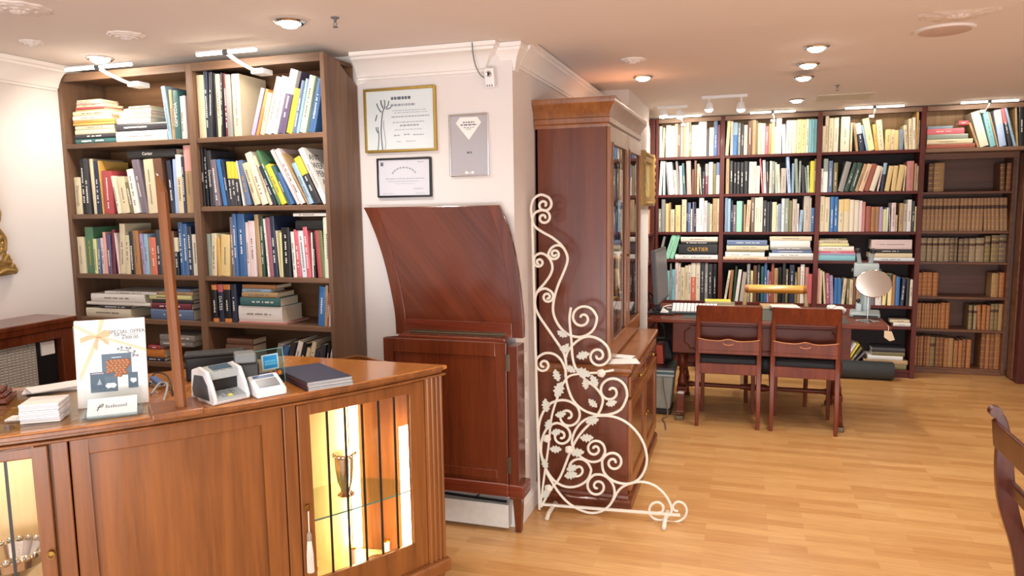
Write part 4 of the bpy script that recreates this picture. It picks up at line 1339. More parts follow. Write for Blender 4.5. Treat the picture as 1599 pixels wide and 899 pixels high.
nL = len(LC)
Lup = LC[::-1]                      # top to bottom
for nm, f0, f1 in (('border', 0, .085), ('border', .915, 1)):
    m = MB()
    a = [mixp(Lup[i], RC[i], f0) for i in range(nL)]
    b_ = [mixp(Lup[i], RC[i], f1) for i in range(nL)]
    m.prism(a + b_[::-1], 'Y', fy0 - .004, fy0)
    m.build(nm, MAHOG, t, bevel=.003)
m = MB()
a = [mixp(Lup[-1], RC[-1], f) for f in (.085, .915)]
b_ = [mixp(mixp(Lup[-4], RC[-4], f), mixp(Lup[-5], RC[-5], f), .3) for f in (.915, .085)]
m.prism(a + b_, 'Y', fy0 - .004, fy0)
m.build('border', MAHOG_X, t, bevel=.003)
h0, h1 = pt(640, 521, 'Y', fy0), pt(790, 526, 'Y', fy0)
hz = .972
m = MB().box(h0.x, h1.x, fy0 - .006, fy0 + .0, hz, hz + .02)
m.tube([(h0.x, fy0 - .006, hz + .008), (h1.x, fy0 - .006, hz + .008)], .0045, 8)
for k in range(9):
    m.ball((h0.x + (h1.x - h0.x) * (k + .5) / 9, fy0 - .008, hz + .016), .003, 6)
m.build('piano_hinge', TOECAP, t, smooth=True)

# ------------------------------------------------------------------ framed certificates and camera on the pillar
def frame_on_pillar(name, label, px0, py0, px1, py1, depth, border, fm, inner, rotz=0):
    a, b_ = pt(px0, py0, 'Y', YP), pt(px1, py1, 'Y', YP)
    cx, cz = (a.x + b_.x) / 2, (a.z + b_.z) / 2
    hw, hh = abs(b_.x - a.x) / 2, abs(a.z - b_.z) / 2
    t = thing(name, label, 'certificate', (cx, YP, cz), 0, 'certificates on the pillar')
    m = MB()
    for x0, x1, z0, z1 in ((-hw, -hw + border, -hh, hh), (hw - border, hw, -hh, hh), (-hw + border, hw - border, -hh, -hh + border), (-hw + border, hw - border, hh - border, hh)):
        m.box(x0, x1, -depth, 0, z0, z1)
    m.build('frame', fm, t, True, bevel=.002)
    MB().box(-hw + border * .6, hw - border * .6, -depth * .6, -.002, -hh + border * .6, hh - border * .6).build('sheet', inner, t, True)
    MB().box(-hw + border * .7, hw - border * .7, -depth * .78, -depth * .75, -hh + border * .7, hh - border * .7).build('glass_pane', GLASS, t, True)
    return t, hw, hh, -depth * .6


def tm(x, y, z):
    return Matrix.Translation((x, y, z)) @ RX90


GINK = mat('grey_ink', '5c6673', .6)
SINK = mat('soft_ink', '9aa3ad', .6)
t, hw, hh, yy = frame_on_pillar('framed_certificate', 'large gold-framed certificate with a flower drawing, highest on the pillar', 570, 141, 684, 235, .022, .012, mat('gold_frame', 'b3974e', .35, .7, .1), mat('certificate_paper', 'dfe9ec', .6, 0, .02, 6))
def blur_lines(t, rows, y, m, name='lettering', seed=1):
    """small unreadable print: rows of short dashes (x0, x1, z, height)"""
    rr = random.Random(seed)
    b_ = MB()
    for x0, x1, z, h in rows:
        x = x0
        while x < x1:
            l = rr.uniform(.006, .02)
            b_.box(x, min(x + l, x1), y - .0006, y, z - h / 2, z + h / 2)
            x += l + .004
    return b_.build(name, m, t, True)


blur_lines(t, [(-.045, .062, .105, .014)], yy, GINK, 'title_print', 11)
blur_lines(t, [(-.045, .085, .072, .011)], yy, SINK, 'title_print', 12)
blur_lines(t, [(-.04, .14, .045, .003), (-.03, .15, .034, .003), (-.045, .16, .015, .006), (-.04, .13, -.012, .004), (.0, .1, -.028, .008), (-.03, .12, -.048, .003), (-.035, .0, -.075, .006), (.02, .05, -.072, .006), (.07, .13, -.075, .005), (-.02, .0, -.105, .004), (.03, .08, -.105, .003)], yy, SINK, 'small_print')
m = MB()
fx = -.115
for pts, r in (([(-.1, yy, -.145), (-.105, yy, -.06), (-.1, yy, .0), (-.092, yy, .045), (-.08, yy, .065)], .006), ([(-.125, yy, -.145), (-.118, yy, -.08), (-.122, yy, -.03)], .005), ([(-.085, yy, -.14), (-.082, yy, -.1), (-.09, yy, -.03), (-.088, yy, .0)], .003),
               ([(-.1, yy, .04), (-.115, yy, .06), (-.125, yy, .085)], .006), ([(-.09, yy, .06), (-.1, yy, .085), (-.1, yy, .1)], .007), ([(-.082, yy, .06), (-.08, yy, .085), (-.082, yy, .1)], .006), ([(-.075, yy, .06), (-.062, yy, .075), (-.058, yy, .095)], .006),
               ([(-.075, yy, .055), (-.05, yy, .06), (-.045, yy, .075)], .005), ([(-.135, yy, .0), (-.128, yy, .02), (-.125, yy, .03)], .006), ([(-.12, yy, -.06), (-.13, yy, -.045), (-.132, yy, -.03)], .006)):
    P = smooth_path(pts, 4)
    m.tube(P, [r * .55] * len(P), 6)
m.xform(Matrix.Translation((0, yy, 0)) @ Matrix.Diagonal((1, .12, 1, 1)) @ Matrix.Translation((0, -yy, 0)))
m.build('flower_drawing', GINK, t, True, smooth=True)
t, hw, hh, yy = frame_on_pillar('framed_certificate', 'small black-framed certificate just below the gold-framed one', 590, 248, 676, 307, .018, .009, BLACKP, mat('certificate_paper_grey', 'd4d6df', .6, 0, .03, 5))
MB().box(-hw + .02, -hw + .035, yy - .001, yy, hh - .038, hh - .02).build('emblem', GINK, t, True)
m = MB()
for k in range(9):
    a = R_(145 - k * 13.5)
    m.box(-.006, .006, yy - .0008, yy, -.004, .004, Matrix.Translation((.0 + .075 * math.cos(a), 0, -.01 + .06 * math.sin(a))) @ Matrix.Rotation(-(a - PI / 2), 4, 'Y'))
m.build('arched_title', SINK, t, True)
blur_lines(t, [(-.1, .11, -.005, .004), (-.09, .08, -.018, .003), (-.05, .06, -.03, .002), (.05, .1, -.055, .004), (-.12, -.06, -.078, .002), (.06, .11, -.078, .002), (.075, .11, .075, .004)], yy, SINK, 'small_print', 2)
t, hw, hh, yy = frame_on_pillar('framed_certificate', 'silver upright award plaque with a white diamond shape, beside the other two certificates', 702, 180, 765, 274, .016, .007, CHROME, mat('silver_sheet', 'b4b2b8', .35, .3, .04, 3))
MB().prism([(-.065, .105), (-.045, .132), (.045, .132), (.065, .105), (0, .025)], 'Y', yy - .001, yy).build('diamond_shape', PAPER, t, True)
blur_lines(t, [(-.028, .03, .108, .006), (-.04, .042, .096, .006), (-.025, .028, .083, .003), (-.01, .012, .075, .003)], yy - .0011, GINK, 'small_print', 4)
blur_lines(t, [(-.012, .014, -.035, .009)], yy, GINK, 'small_print', 5)
blur_lines(t, [(-.022, -.008, -.13, .012), (-.008, .008, -.132, .003), (.01, .024, -.13, .012)], yy, PAPER, 'logo_row', 6)

q = pt(766, 122, 'Y', 3.30)
t = thing('security_camera', 'small white security camera with a black lens at the pillar top corner', 'camera', (q.x, YP, q.z))
M = Matrix.Translation((0, -.05, 0)) @ Matrix.Rotation(R_(12), 4, 'X')
m = MB().box(-.024, .024, -.012, .012, -.045, .045, M)
m.build('body', WHITEP, t, True, bevel=.006, seg=3)
m = MB().lathe([(.006, 0), (.013, 0), (.014, -.004), (.011, -.008), (.006, -.006)], seg=20, M=M @ Matrix.Translation((0, -.012, .018)) @ Matrix.Rotation(-PI / 2, 4, 'X'))
m.build('lens_ring', CHROME, t, True, smooth=True)
MB().ball((0, 0, 0), .009, 12).xform(M @ Matrix.Translation((0, -.013, .018))).build('lens', BLACKP, t, True, smooth=True)
m = MB()
for k in (-1, 0, 1):
    m.box(k * .012 - .003, k * .012 + .003, -.0135, -.012, -.038, -.03, M)
m.build('indicator', GREYP, t, True)
MB().tube([(0, -.045, -.01), (.005, -.02, -.01), (.01, 0, -.01)], .008, 8).build('bracket', WHITEP, t, True, smooth=True)
P = smooth_path([(-.024, -.05, .0), (-.05, -.045, .02), (-.066, -.06, .06), (-.067, -.09, .11), (-.066, -.1, .155)], 6)
MB().tube(P, .0028, 6).build('cable', GREYP, t, True, smooth=True)

# ------------------------------------------------------------------ gilt mirror and radiator cover on the plaster wall
t = thing('gilt_mirror', 'ornate gilt scroll-edged mirror cut by the picture edge on the plaster wall', 'mirror', (XL, 2.3, 1.55))
prof = [(.395, -.255), (.40, -.235), (.37, -.2), (.375, -.185), (.35, -.17), (.345, -.15), (.352, -.12), (.35, -.08), (.335, -.05), (.318, -.035), (.322, -.015), (.335, .01), (.338, .04), (.325, .09), (.318, .13), (.322, .155), (.31, .165), (.318, .19), (.316, .205), (.3, .212), (.305, .235), (.29, .25)]
outl = [(y, z) for y, z in prof] + [(.2, .3), (0, .34), (-.2, .3)] + [(-y, z) for y, z in prof[::-1]] + [(0, -.29)]
m = MB().prism(outl, 'X', .004, .035)
m.build('frame', GILT, t, True, bevel=.006)
for s in (-1, 1):
    for pts, r in (([(.38, -.245), (.33, -.235), (.28, -.25), (.2, -.26)], .014), ([(.335, -.14), (.34, -.08), (.31, -.03), (.3, .0)], .008), ([(.3, .0), (.325, .04), (.305, .1), (.308, .16)], .008), ([(.3, .17), (.312, .2), (.29, .23)], .009), ([(.36, -.2), (.33, -.19), (.34, -.165)], .01), ([(.31, -.21), (.285, -.2), (.28, -.22), (.3, -.225)], .008)):
        P = smooth_path([(.038, s * y, z) for y, z in pts], 5)
        MB().tube(P, r, 8).build('scroll', GILT, t, True, smooth=True)
for i_, (y_, z_) in enumerate(outl):
    for s_ in (.93, .82):
        MB().ball((.034, y_ * s_, z_ * s_), .013 if s_ > .9 else .008, 8, (.7, 1, 1.3)).build('leaf_boss', GILT, t, True, smooth=True)
MB().prism([(y * .8, z * .72) for y, z in outl], 'X', .035, .038).build('mirror_glass', MIRROR, t, True)

t = thing('radiator_cover', 'mahogany radiator cover with a woven grille below the gilt mirror', 'radiator cover', (-3.33, 2.0, 0))
rx = -3.215
MB().box(XL, rx + .02, 1.15, 2.80, 1.05, 1.075).build('top_board', MAHOG, t, bevel=.006, seg=3)
m = MB()
m.sweep([(rx, 1.15), (rx, 2.785)], [(0, 1.02), (.012, 1.025), (.016, 1.05), (0, 1.05)])
m.build('top_moulding', MAHOG, t)
MB().box(XL, rx, 2.72, 2.785, 0, 1.05).build('end_post', MAHOG, t, bevel=.004)
MB().box(rx - .02, rx, 1.2, 2.72, .975, 1.05).build('top_rail', MAHOG, t, bevel=.003)
MB().box(rx - .02, rx, 1.2, 2.72, .0, .12).build('bottom_rail', MAHOG, t, bevel=.003)
MB().box(XL, rx, 1.15, 1.2, 0, 1.05).build('end_post', MAHOG, t, bevel=.004)
# woven grille: real crossing strips on a backing
WEAVE = mat('woven_strip', 'c9c4bb', .6, var=.15, scale=60)
m = MB()
for k in range(65):
    z = .13 + k * .013
    m.box(rx - .034, rx - .030, 1.2, 2.60, z, z + .0085)
m.build('grille_weft', WEAVE, t)
m = MB()
for k in range(70):
    y = 1.21 + k * .02
    m.box(rx - .0305, rx - .027, y, y + .006, .13, .975)
m.build('grille_warp', mat('woven_strip_dark', 'a9a297', .6), t)
MB().box(rx - .04, rx - .036, 1.2, 2.60, .12, .975).build('grille_backing', mat('grille_backing', '77726a', .8), t)
MB().box(rx - .034, rx - .024, 2.33, 2.375, .77, .81).build('socket', BLACKP, t)
MB().box(rx - .05, rx - .04, 2.60, 2.72, .12, .975).build('gap_shade', BLACKP, t)  # black strip added as the shade in the gap beside the grille
MB().box(rx - .038, rx - .03, 2.63, 2.70, .90, .965).build('white_tab', PAPER, t)
# ------------------------------------------------------------------ curved display counter
CC0 = Vector((-4.804, 4.447))
RO, RI = 4.105, 3.44


def hit(x, y, R):
    """where the line of sight meets the counter's curved front of radius R: (angle, height)"""
    d = ray(x, y)
    ox, oy = CAM.x - CC0.x, CAM.y - CC0.y
    a = d.x ** 2 + d.y ** 2
    b_ = 2 * (ox * d.x + oy * d.y)
    c_ = ox * ox + oy * oy - R * R
    k = (-b_ - math.sqrt(max(b_ * b_ - 4 * a * c_, 0))) / (2 * a)
    p = CAM + d * k
    return math.atan2(p.y - CC0.y, p.x - CC0.x), p.z


def cp(a, r, z=0):
    return Vector((CC0.x + r * math.cos(a), CC0.y + r * math.sin(a), z))


def arc(a0, a1, r, n=16):
    return [cp(a0 + (a1 - a0) * i / n, r) for i in range(n + 1)]


def curved_box(m, a0, a1, ra, rb, z0, z1, n=None):
    n = n or max(2, int(abs(a1 - a0) / R_(1.2)))
    rings = []
    for i in range(n + 1):
        a = a0 + (a1 - a0) * i / n
        rings.append([cp(a, ra, z0), cp(a, rb, z0), cp(a, rb, z1), cp(a, ra, z1)])
    m.loft(rings)
    return m


tC = thing('display_counter', 'curved mahogany display counter with glazed lit showcases at the front', 'counter', (-1.9, 2.2, 0))
RB = 4.075
AS = R_(-56)
aEnd = math.atan2(2.62 - CC0.y, -1.14 - CC0.x)
aTop = math.asin((2.605 - CC0.y) / RO)
# top board with a moulded edge, ending square towards the pillar


def top_poly(ro, ri, yend):
    a1 = math.asin((yend - CC0.y) / ro)
    a2 = math.asin((yend - CC0.y) / ri)
    o = arc(AS, a1, ro, 30)
    i = arc(a2, AS, ri, 24)
    return [(p.x, p.y) for p in o + i]


MB().prism(top_poly(RO, RI, 2.64), 'Z', .952, .97).build('top_board', CTR_TOP, tC, bevel=.005, seg=3)
MB().prism(top_poly(RO - .012, RI + .01, 2.63), 'Z', .938, .952).build('top_moulding', CTR, tC, bevel=.004)
MB().prism(top_poly(RO - .003, RI + .01, 2.638), 'Z', .928, .938).build('top_moulding', CTR, tC, bevel=.004)
m = MB()
curved_box(m, AS, math.asin((2.62 - CC0.y) / RO), RO - .006, RO + .003, .951, .966, 40)
m.build('edge_moulding', CTR, tC, bevel=.003)
a_l1 = hit(75, 688, RB)[0]
a_s1 = hit(107, 684, RB)[0]
a_p0 = hit(138, 700, RB)[0]
a_p1 = hit(410, 661, RB)[0]
a_s2 = hit(440, 640, RB)[0]
a_d0 = hit(463, 636, RB)[0]
a_g0, zg1 = hit(483, 648, RB)
a_g1, zg1b = hit(641, 612, RB)
zg0 = hit(648, 848, RB)[1]
a_d1 = hit(663, 640, RB)[0]
a_e = hit(690, 640, RB)[0]
zb1 = hit(690, 852, RB)[1]
zb0 = hit(690, 868, RB)[1]
print('counter', [round(math.degrees(v), 2) for v in (a_l1, a_s1, a_p0, a_p1, a_s2, a_d0, a_g0, a_g1, a_d1, a_e)], 'z', zg0, zg1, zg1b, zb1, zb0)
zb1 = max(.1, min(.16, zb1))
zb0 = max(.05, zb1 - .055)
ZT = .928
# carcass: floor, back, partitions
m = MB()
curved_box(m, AS, a_e, RB - .02, RI + .05, zb1 - .03, zb1 - .005)
m.build('bottom_board', CTR, tC)
m = MB()
curved_box(m, AS, a_e, RI + .05, RI + .07, zb0, ZT)
m.build('back_board', CTR, tC)
SHOW_IN = wood('showcase_lining', 'cda970', 'e2c48e', 'Z', 5, .4, .2)
m = MB()
curved_box(m, a_d0 - R_(.2), a_e, 3.72, 3.735, zb1, ZT)
m.build('showcase_back', SHOW_IN, tC)
m = MB()
curved_box(m, AS, a_l1 + R_(.1), 3.78, 3.795, zb1, ZT)
m.build('showcase_back', SHOW_IN, tC)
for a, w in ((a_s2 + R_(.15), .15), (a_l1 + R_(.25), .15), (a_e, .12)):
    m = MB()
    curved_box(m, a - R_(w), a + R_(w), RI + .07, RB - .03, zb1, ZT, 2)
    m.build('partition', CTR, tC)
for a0, a1 in ((a_d0, a_d1), (AS, a_l1)):
    m = MB()
    curved_box(m, a0, a1, 3.735, RB - .03, zb1 - .004, zb1 + .002)
    m.build('showcase_floor', SHOW_IN, tC)
for a0, a1 in ((a_s2 + R_(.31), a_s2 + R_(.36)), (a_e - R_(.2), a_e - R_(.13)), (a_l1 + R_(.05), a_l1 + R_(.1))):
    m = MB()
    curved_box(m, a0, a1, 3.735, RB - .026, zb1, ZT, 2)
    m.build('showcase_side', SHOW_IN, tC)
for a in (a_l1 + R_(.01), a_d0 - R_(.02)):  # strips added behind the door gaps to stop showcase light leaking out
    m = MB()
    curved_box(m, a - R_(.14), a + R_(.14), RB - .036, RB - .024, zb1, ZT, 2)
    m.build('light_stop', CTR, tC)
# middle fixed panel
m = MB()
for a0, a1, z0, z1 in ((a_s1, a_p0, zb1, ZT), (a_p1, a_s2, zb1, ZT), (a_p0, a_p1, ZT - .055, ZT), (a_p0, a_p1, zb1, zb1 + .06)):
    curved_box(m, a0, a1, RB - .022, RB, z0, z1)
m.build('panel_frame', CTR, tC, bevel=.004)
m = MB()
curved_box(m, a_p0 - R_(.1), a_p1 + R_(.1), RB - .022, RB - .012, zb1 + .05, ZT - .05)
m.build('curved_panel', CTR, tC)
for a0, a1 in ((a_l1 + R_(.06), a_s1 - R_(.05)), (a_s2 + R_(.04), a_d0 - R_(.06))):
    m = MB()
    curved_box(m, a0, a1, RB - .022, RB + .001, zb1, ZT)
    m.build('stile', CTR, tC, bevel=.003)
m = MB()
curved_box(m, AS, a_e + R_(.2), RB - .03, RB + .028, zb0, zb1)
m.build('base_moulding', CTR, tC, bevel=.012, seg=3)
# reeded corner pilaster
m = MB()
curved_box(m, a_d1 + R_(.05), a_e, RB - .03, RB + .002, zb1, ZT)
for f in (.16, .42, .68, .92):
    a = a_d1 + (a_e - a_d1) * f
    m.tube([cp(a, RB + .002, zb1), cp(a, RB + .002, ZT)], .0075, 8)
m.build('corner_pilaster', CTR, tC, bevel=.002)
q = cp(a_e, RB, 0)
m = MB()
e0, e1 = cp(a_e, RB - .03), cp(a_e, RI + .06)
m.prism([(e0.x, e0.y), (e0.x + .004, e0.y + .022), (e1.x, 2.61), (e1.x, 2.585)], 'Z', zb0, ZT)
m.build('end_panel', CTR, tC)
for a, r in ((a_e - R_(.45), RB - .03), (a_s2, RB - .03), (AS + R_(1), RI + .1), (a_e - R_(.8), RI + .12)):
    c0 = cp(a, r)
    MB().loft([[(c0.x - .035, c0.y - .035, zb0), (c0.x + .035, c0.y - .035, zb0), (c0.x + .035, c0.y + .035, zb0), (c0.x - .035, c0.y + .035, zb0)], [(c0.x - .022, c0.y - .022, 0), (c0.x + .022, c0.y - .022, 0), (c0.x + .022, c0.y + .022, 0), (c0.x - .022, c0.y + .022, 0)]]).build('foot', CTR, tC)


def showcase_door(a0, a1, g0, g1, z0, z1, zbot, bars):
    m = MB()
    for x0, x1, y0, y1 in ((a0, g0, zbot, ZT - .008), (g1, a1, zbot, ZT - .008), (g0, g1, z1, ZT - .008), (g0, g1, zbot, z0)):
        curved_box(m, x0, x1, RB - .022, RB, y0, y1)
    d = m.build('showcase_door', CTR, tC, bevel=.004)
    # six flat panes between thin dark bars
    n = bars + 1
    m = MB()
    for k in range(n):
        b0, b1 = g0 + (g1 - g0) * k / n, g0 + (g1 - g0) * (k + 1) / n
        m.loft([[cp(b0, RB - .016, z0), cp(b0, RB - .013, z0), cp(b0, RB - .013, z1), cp(b0, RB - .016, z1)], [cp(b1, RB - .016, z0), cp(b1, RB - .013, z0), cp(b1, RB - .013, z1), cp(b1, RB - .016, z1)]])
    m.build('glass_pane', GLASS, d)
    for k in range(1, n):
        a = g0 + (g1 - g0) * k / n
        MB().box(-.0022, .0022, -.004, .004, z0, z1, Matrix.Translation(cp(a, RB - .013)) @ Matrix.Rotation(a, 4, 'Z')).build('glazing_bar', BLACKP, d)
    return d


d1 = showcase_door(a_d0, a_d1, a_g0, a_g1, zg0, min(zg1, zg1b) if abs(zg1 - zg1b) < .04 else (zg1 + zg1b) / 2, zb1, 5)
gw = a_g1 - a_g0
a_lg1 = hit(52, 720, RB)[0]
zl1 = hit(50, 716, RB)[1]
d2 = showcase_door(a_l1 - gw * 1.25, a_l1 - R_(.04), a_lg1 - gw, a_lg1, zg0, zl1, zb1, 5)


def door_key(d, x, y, label, tassel):
    a, z = hit(x, y, RB)
    p = cp(a, RB + .004, z)
    M = Matrix.Translation(p) @ Matrix.Rotation(a + PI / 2, 4, 'Z')
    k = MB()
    k.lathe([(0, 0), (.009, 0), (.009, .003), (0, .003)], seg=14, M=M @ Matrix.Rotation(PI / 2, 4, 'X'))
    ring = [M @ Vector((.009 * math.cos(t_), -.008, -.004 + .011 * math.sin(t_))) for t_ in [i * 2 * PI / 18 for i in range(19)]]
    k.tube(ring, .002, 6)
    k.tube([M @ Vector((0, .002, .004)), M @ Vector((0, -.008, .004))], .003, 6)
    k.build('key', BRASS, d, smooth=True)
    if tassel:
        t = thing('key_tassel', label, 'tassel', p)
        a1, z1 = hit(483, 838, RB + .012)
        a2, z2 = hit(485, 893, RB + .012)
        q0 = M @ Vector((0, -.009, -.014))
        q1, q2 = cp(a1, RB + .012, z1), cp(a2, RB + .012, z2)
        w_ = mat('tassel_thread', 'e6e0d4', .8, bump=.3, scale=120)
        MB().tube([q0, (q0 + q1) / 2, q1], .0022, 6).build('cord', w_, t, smooth=True)
        MB().lathe([(0, .02), (.006, .018), (.009, .006), (.009, -.012), (.006, -.016)], q1, 14).build('head', mat('tassel_head', '9d8f7c', .7), t, smooth=True)
        m = MB()
        for i in range(26):
            an = i * 2 * PI / 26
            r = .009 if i % 2 else .006
            m.tube([(q1.x + .006 * math.cos(an), q1.y + .006 * math.sin(an), q1.z - .014), (q1.x + r * 1.15 * math.cos(an), q1.y + r * 1.15 * math.sin(an), (q1.z + q2.z) / 2), (q1.x + r * 1.2 * math.cos(an), q1.y + r * 1.2 * math.sin(an), q2.z)], .0017, 5)
        m.build('fringe', w_, t)


door_key(d1, 479, 790, 'white key tassel hanging from the brass key of the lit showcase door', True)
door_key(d2, 80, 862, '', False)
# glass shelf and lights inside the right-hand showcase
a_s, zsh = hit(560, 792, RB - .04)
m = MB()
curved_box(m, a_d0 + R_(.3), a_d1 - R_(.1), 3.75, RB - .04, zsh - .003, zsh + .003)
m.build('glass_shelf', GLASS_G, tC)
m = MB()
curved_box(m, a_d0 + R_(.3), a_d1 - R_(.1), RB - .0405, RB - .0385, zsh - .003, zsh + .003)
m.build('shelf_edge', mat('glass_edge', '4d7a72', .2), tC)
for f, a, r in ((.95, hit(634, 720, 4.0)[0], 4.0), (.4, hit(556, 720, 3.765)[0], 3.765)):
    m = MB()
    curved_box(m, a - R_(.36), a + R_(.36), r - .006, r + .006, zb1 + .012, ZT - (.20 if f > .5 else .02), 2)
    m.build('light_panel', emit('showcase_glow', 'ffe6b8', 22), tC, smooth=True)
ac = (a_l1 + a_lg1 - gw) / 2
lamp('showcase_fill', 'AREA', cp(a_l1 - R_(3), 3.93, ZT - .02), .9, (1, .9, .75), .25, cp(a_l1 - R_(3), 3.93, .3), .1)  # unseen fill lamp added in the unlit left-hand showcase

# silver things in the showcases
a, _ = hit(540, 760, 3.9)
p = cp(a, 3.90, zsh + .003)
t = thing('silver_goblet', 'tall lobed silver beaker with a beaded rim on the glass shelf of the lit showcase', 'goblet', p)
seg = 48
rings = []
for r, z in ((.03, 0), (.034, .004), (.026, .01), (.018, .018), (.02, .03), (.03, .06), (.036, .11), (.038, .155)):
    rings.append([(r * (1 + .07 * math.cos(8 * 2 * PI * k / seg)) * math.cos(2 * PI * k / seg), r * (1 + .07 * math.cos(8 * 2 * PI * k / seg)) * math.sin(2 * PI * k / seg), z) for k in range(seg)])
MB().loft(rings).build('body', SILVER, t, True, smooth=True)
m = MB()
for k in range(16):
    an = k * 2 * PI / 16
    m.ball((.04 * math.cos(an), .04 * math.sin(an), .165), .009, 8)
m.lathe([(.03, .155), (.046, .16), (.047, .17), (.03, .176)], seg=24)
m.build('rim', SILVER, t, True, smooth=True)
for i, (x, y, lab) in enumerate(((486, 880, 'small gilt-rimmed white cup low by the tassel inside the lit showcase'), (496, 872, 'gilt-rimmed white cup, second from the tassel inside the lit showcase'), (555, 840, 'tallest gilt-rimmed white cup, mid-floor of the lit showcase'), (607, 848, 'gilt-rimmed white cup by the bright tube of the lit showcase'))):
    a, _ = hit(x, y, 3.96 if i < 2 else 3.9)
    p = cp(a, 3.97 - .05 * (i == 1) if i < 2 else 3.88, zb1 + .003)
    t = thing('small_cup', lab, 'cup', p, 0, 'gilt-rimmed cups in the lit showcase')
    h = (.05, .07, .085, .06)[i]
    MB().lathe([(0, 0), (.012, 0), (.013, h * .3), (.015, h * .9), (.012, h * .9), (.0, h * .4)], seg=18).build('body', WHITEP, t, True, smooth=True)
    MB().lathe([(.0145, h * .9), (.0165, h * .9), (.0165, h), (.0145, h)], seg=18).build('rim', mat('gilt_rim', 'd9a93a', .25, .9), t, True)
a, _ = hit(588, 850, 3.92)
t = thing('silver_dish', 'small round silver dish on the floor of the lit showcase', 'dish', cp(a, 3.92, zb1 + .003))
MB().lathe([(0, 0), (.02, 0), (.034, .012), (.036, .014), (.03, .012), (.0, .004)], seg=24).build('bowl', SILVER, t, True, smooth=True)
MB().lathe([(.034, .012), (.04, .013), (.04, .016), (.034, .016)], seg=24).build('rim', SILVER, t, True, smooth=True)
a, z = hit(20, 866, 3.96)
t = thing('silver_basket', 'chased silver basket with pierced rim in the showcase cut by the picture edge', 'basket', cp(a, 3.95, zb1 + .003))
zz = max(.14, z - zb1 - .03)
MB().lathe([(0, 0), (.03, 0), (.025, .01), (.02, zz - .06), (.05, zz - .03), (.085, zz), (.09, zz + .03), (.084, zz + .03), (.06, zz - .01), (0, zz - .02)], seg=36).build('bowl', SILVER, t, True, smooth=True)
m = MB()
for k in range(22):
    an = k * 2 * PI / 22
    m.ball((.091 * math.cos(an), .091 * math.sin(an), zz + .036), .011, 8)
m.build('pierced_rim', SILVER, t, True, smooth=True)
for i, (f, lab) in enumerate(((0, 'silver fork lying under the pierced basket in the cut-off showcase'), (1, 'silver spoon beside the fork in the cut-off showcase'))):
    a, _ = hit(48 + 12 * i, 893, 4.0)
    p = cp(a, 3.99, zb1 + .009)
    t = thing('silver_' + ('fork', 'spoon')[i], lab, 'cutlery', p, R_(20))
    MB().tube([(0, -.08, 0), (0, -.02, .004), (0, .03, .002)], [.004, .0025, .003], 8).build('handle', SILVER, t, True, smooth=True)
    m = MB()
    if i == 0:
        for k in range(4):
            m.tube([(-.006 + k * .004, .03, .002), (-.006 + k * .004, .065, .003)], .0013, 5)
        m.box(-.0075, .0075, .026, .034, .0005, .0035)
    else:
        m.ball((0, .045, .003), .012, 10, (.85, 1.5, .25))
    m.build('bowl' if i else 'prongs', SILVER, t, True, smooth=True)

# ------------------------------------------------------------------ on the counter
ZC = .9702


def on_top(x, y):
    return pt(x, y, 'Z', ZC)


# sheet of glass over the near part of the top
ga = hit(240, 647, RO)[0]
m = MB()
curved_box(m, AS + R_(1), math.atan2(on_top(240, 645).y - CC0.y, on_top(240, 645).x - CC0.x), RI + .06, RO - .035, ZC, ZC + .004)
gs = m.build('glass_sheet', glass('cover_glass', 'f3f6f2'))
tag(gs, 'sheet of clear glass laid over the counter top under the white cards', 'glass sheet')
ZG = ZC + .0045

bl, br_ = on_top(122, 641), on_top(233, 630)
ang = math.atan2(br_.y - bl.y, br_.x - bl.x)
wS = (br_ - bl).length
c0 = (bl + br_) / 2
t = thing('sign_board', 'white special-offer sign with a peach ribbon standing on the counter', 'sign', (c0.x, c0.y, ZG), ang)
topz = pt(163, 498, 'Y', c0.y + .04).z
hS = topz - ZG + .005
TB = Matrix.Rotation(R_(-8), 4, 'X')
MB().box(-wS / 2, wS / 2, 0, .006, 0, hS, TB).build('board', PAPER, t, True, bevel=.002)


def on_sign(x, z, dy=0):
    return TB @ Vector((x * wS, -.0008 - dy, z * hS))


RIB = mat('peach_ribbon', 'e9c8a8', .55)
def flat_poly(pts, m_, name, dy=0, th=.0008):
    b_ = MB()
    f = [TB @ Vector((x * wS, -dy, z * hS)) for x, z in pts]
    k = [TB @ Vector((x * wS, -dy - th, z * hS)) for x, z in pts]
    b_.loft([f, k])
    return b_.build(name, m_, t, True)


flat_poly([(-.5, .93), (-.2, .79), (-.17, .82), (-.5, .965)][::-1], RIB, 'ribbon')
flat_poly([(-.14, 1.0), (-.2, .80), (-.15, .80), (-.07, 1.0)], RIB, 'ribbon')
flat_poly([(-.2, .8), (.05, .735), (.5, .60), (.5, .635), (.1, .752), (-.16, .82)], RIB, 'ribbon')
flat_poly([(-.46, .38), (-.2, .80), (-.15, .78), (-.44, .31)], RIB, 'ribbon')
flat_poly([(-.19, .80), (-.42, .745), (-.42, .80), (-.3, .83), (-.18, .81)], mat('peach_bow', 'dfb088', .55), 'bow_loop', .001)
flat_poly([(-.19, .79), (-.02, .80), (0, .86), (-.08, .88), (-.19, .82)], MATS['peach_bow'], 'bow_loop', .001)
flat_poly([(-.2, .8), (-.25, .69), (-.19, .65), (-.17, .80)], MATS['peach_bow'], 'bow_tail', .001)
flat_poly([(-.18, .8), (-.04, .70), (-.02, .74), (-.15, .81)], MATS['peach_bow'], 'bow_tail', .001)
BOXC = mat('printed_slate_box', '55697a', .5)
flat_poly([(-.14, .345), (.28, .345), (.28, .60), (-.14, .60)], BOXC, 'printed_box')
flat_poly([(-.31, .17), (.06, .17), (.06, .40), (-.31, .40)], mat('printed_dark_box', '485c6e', .5), 'printed_box', .0004)
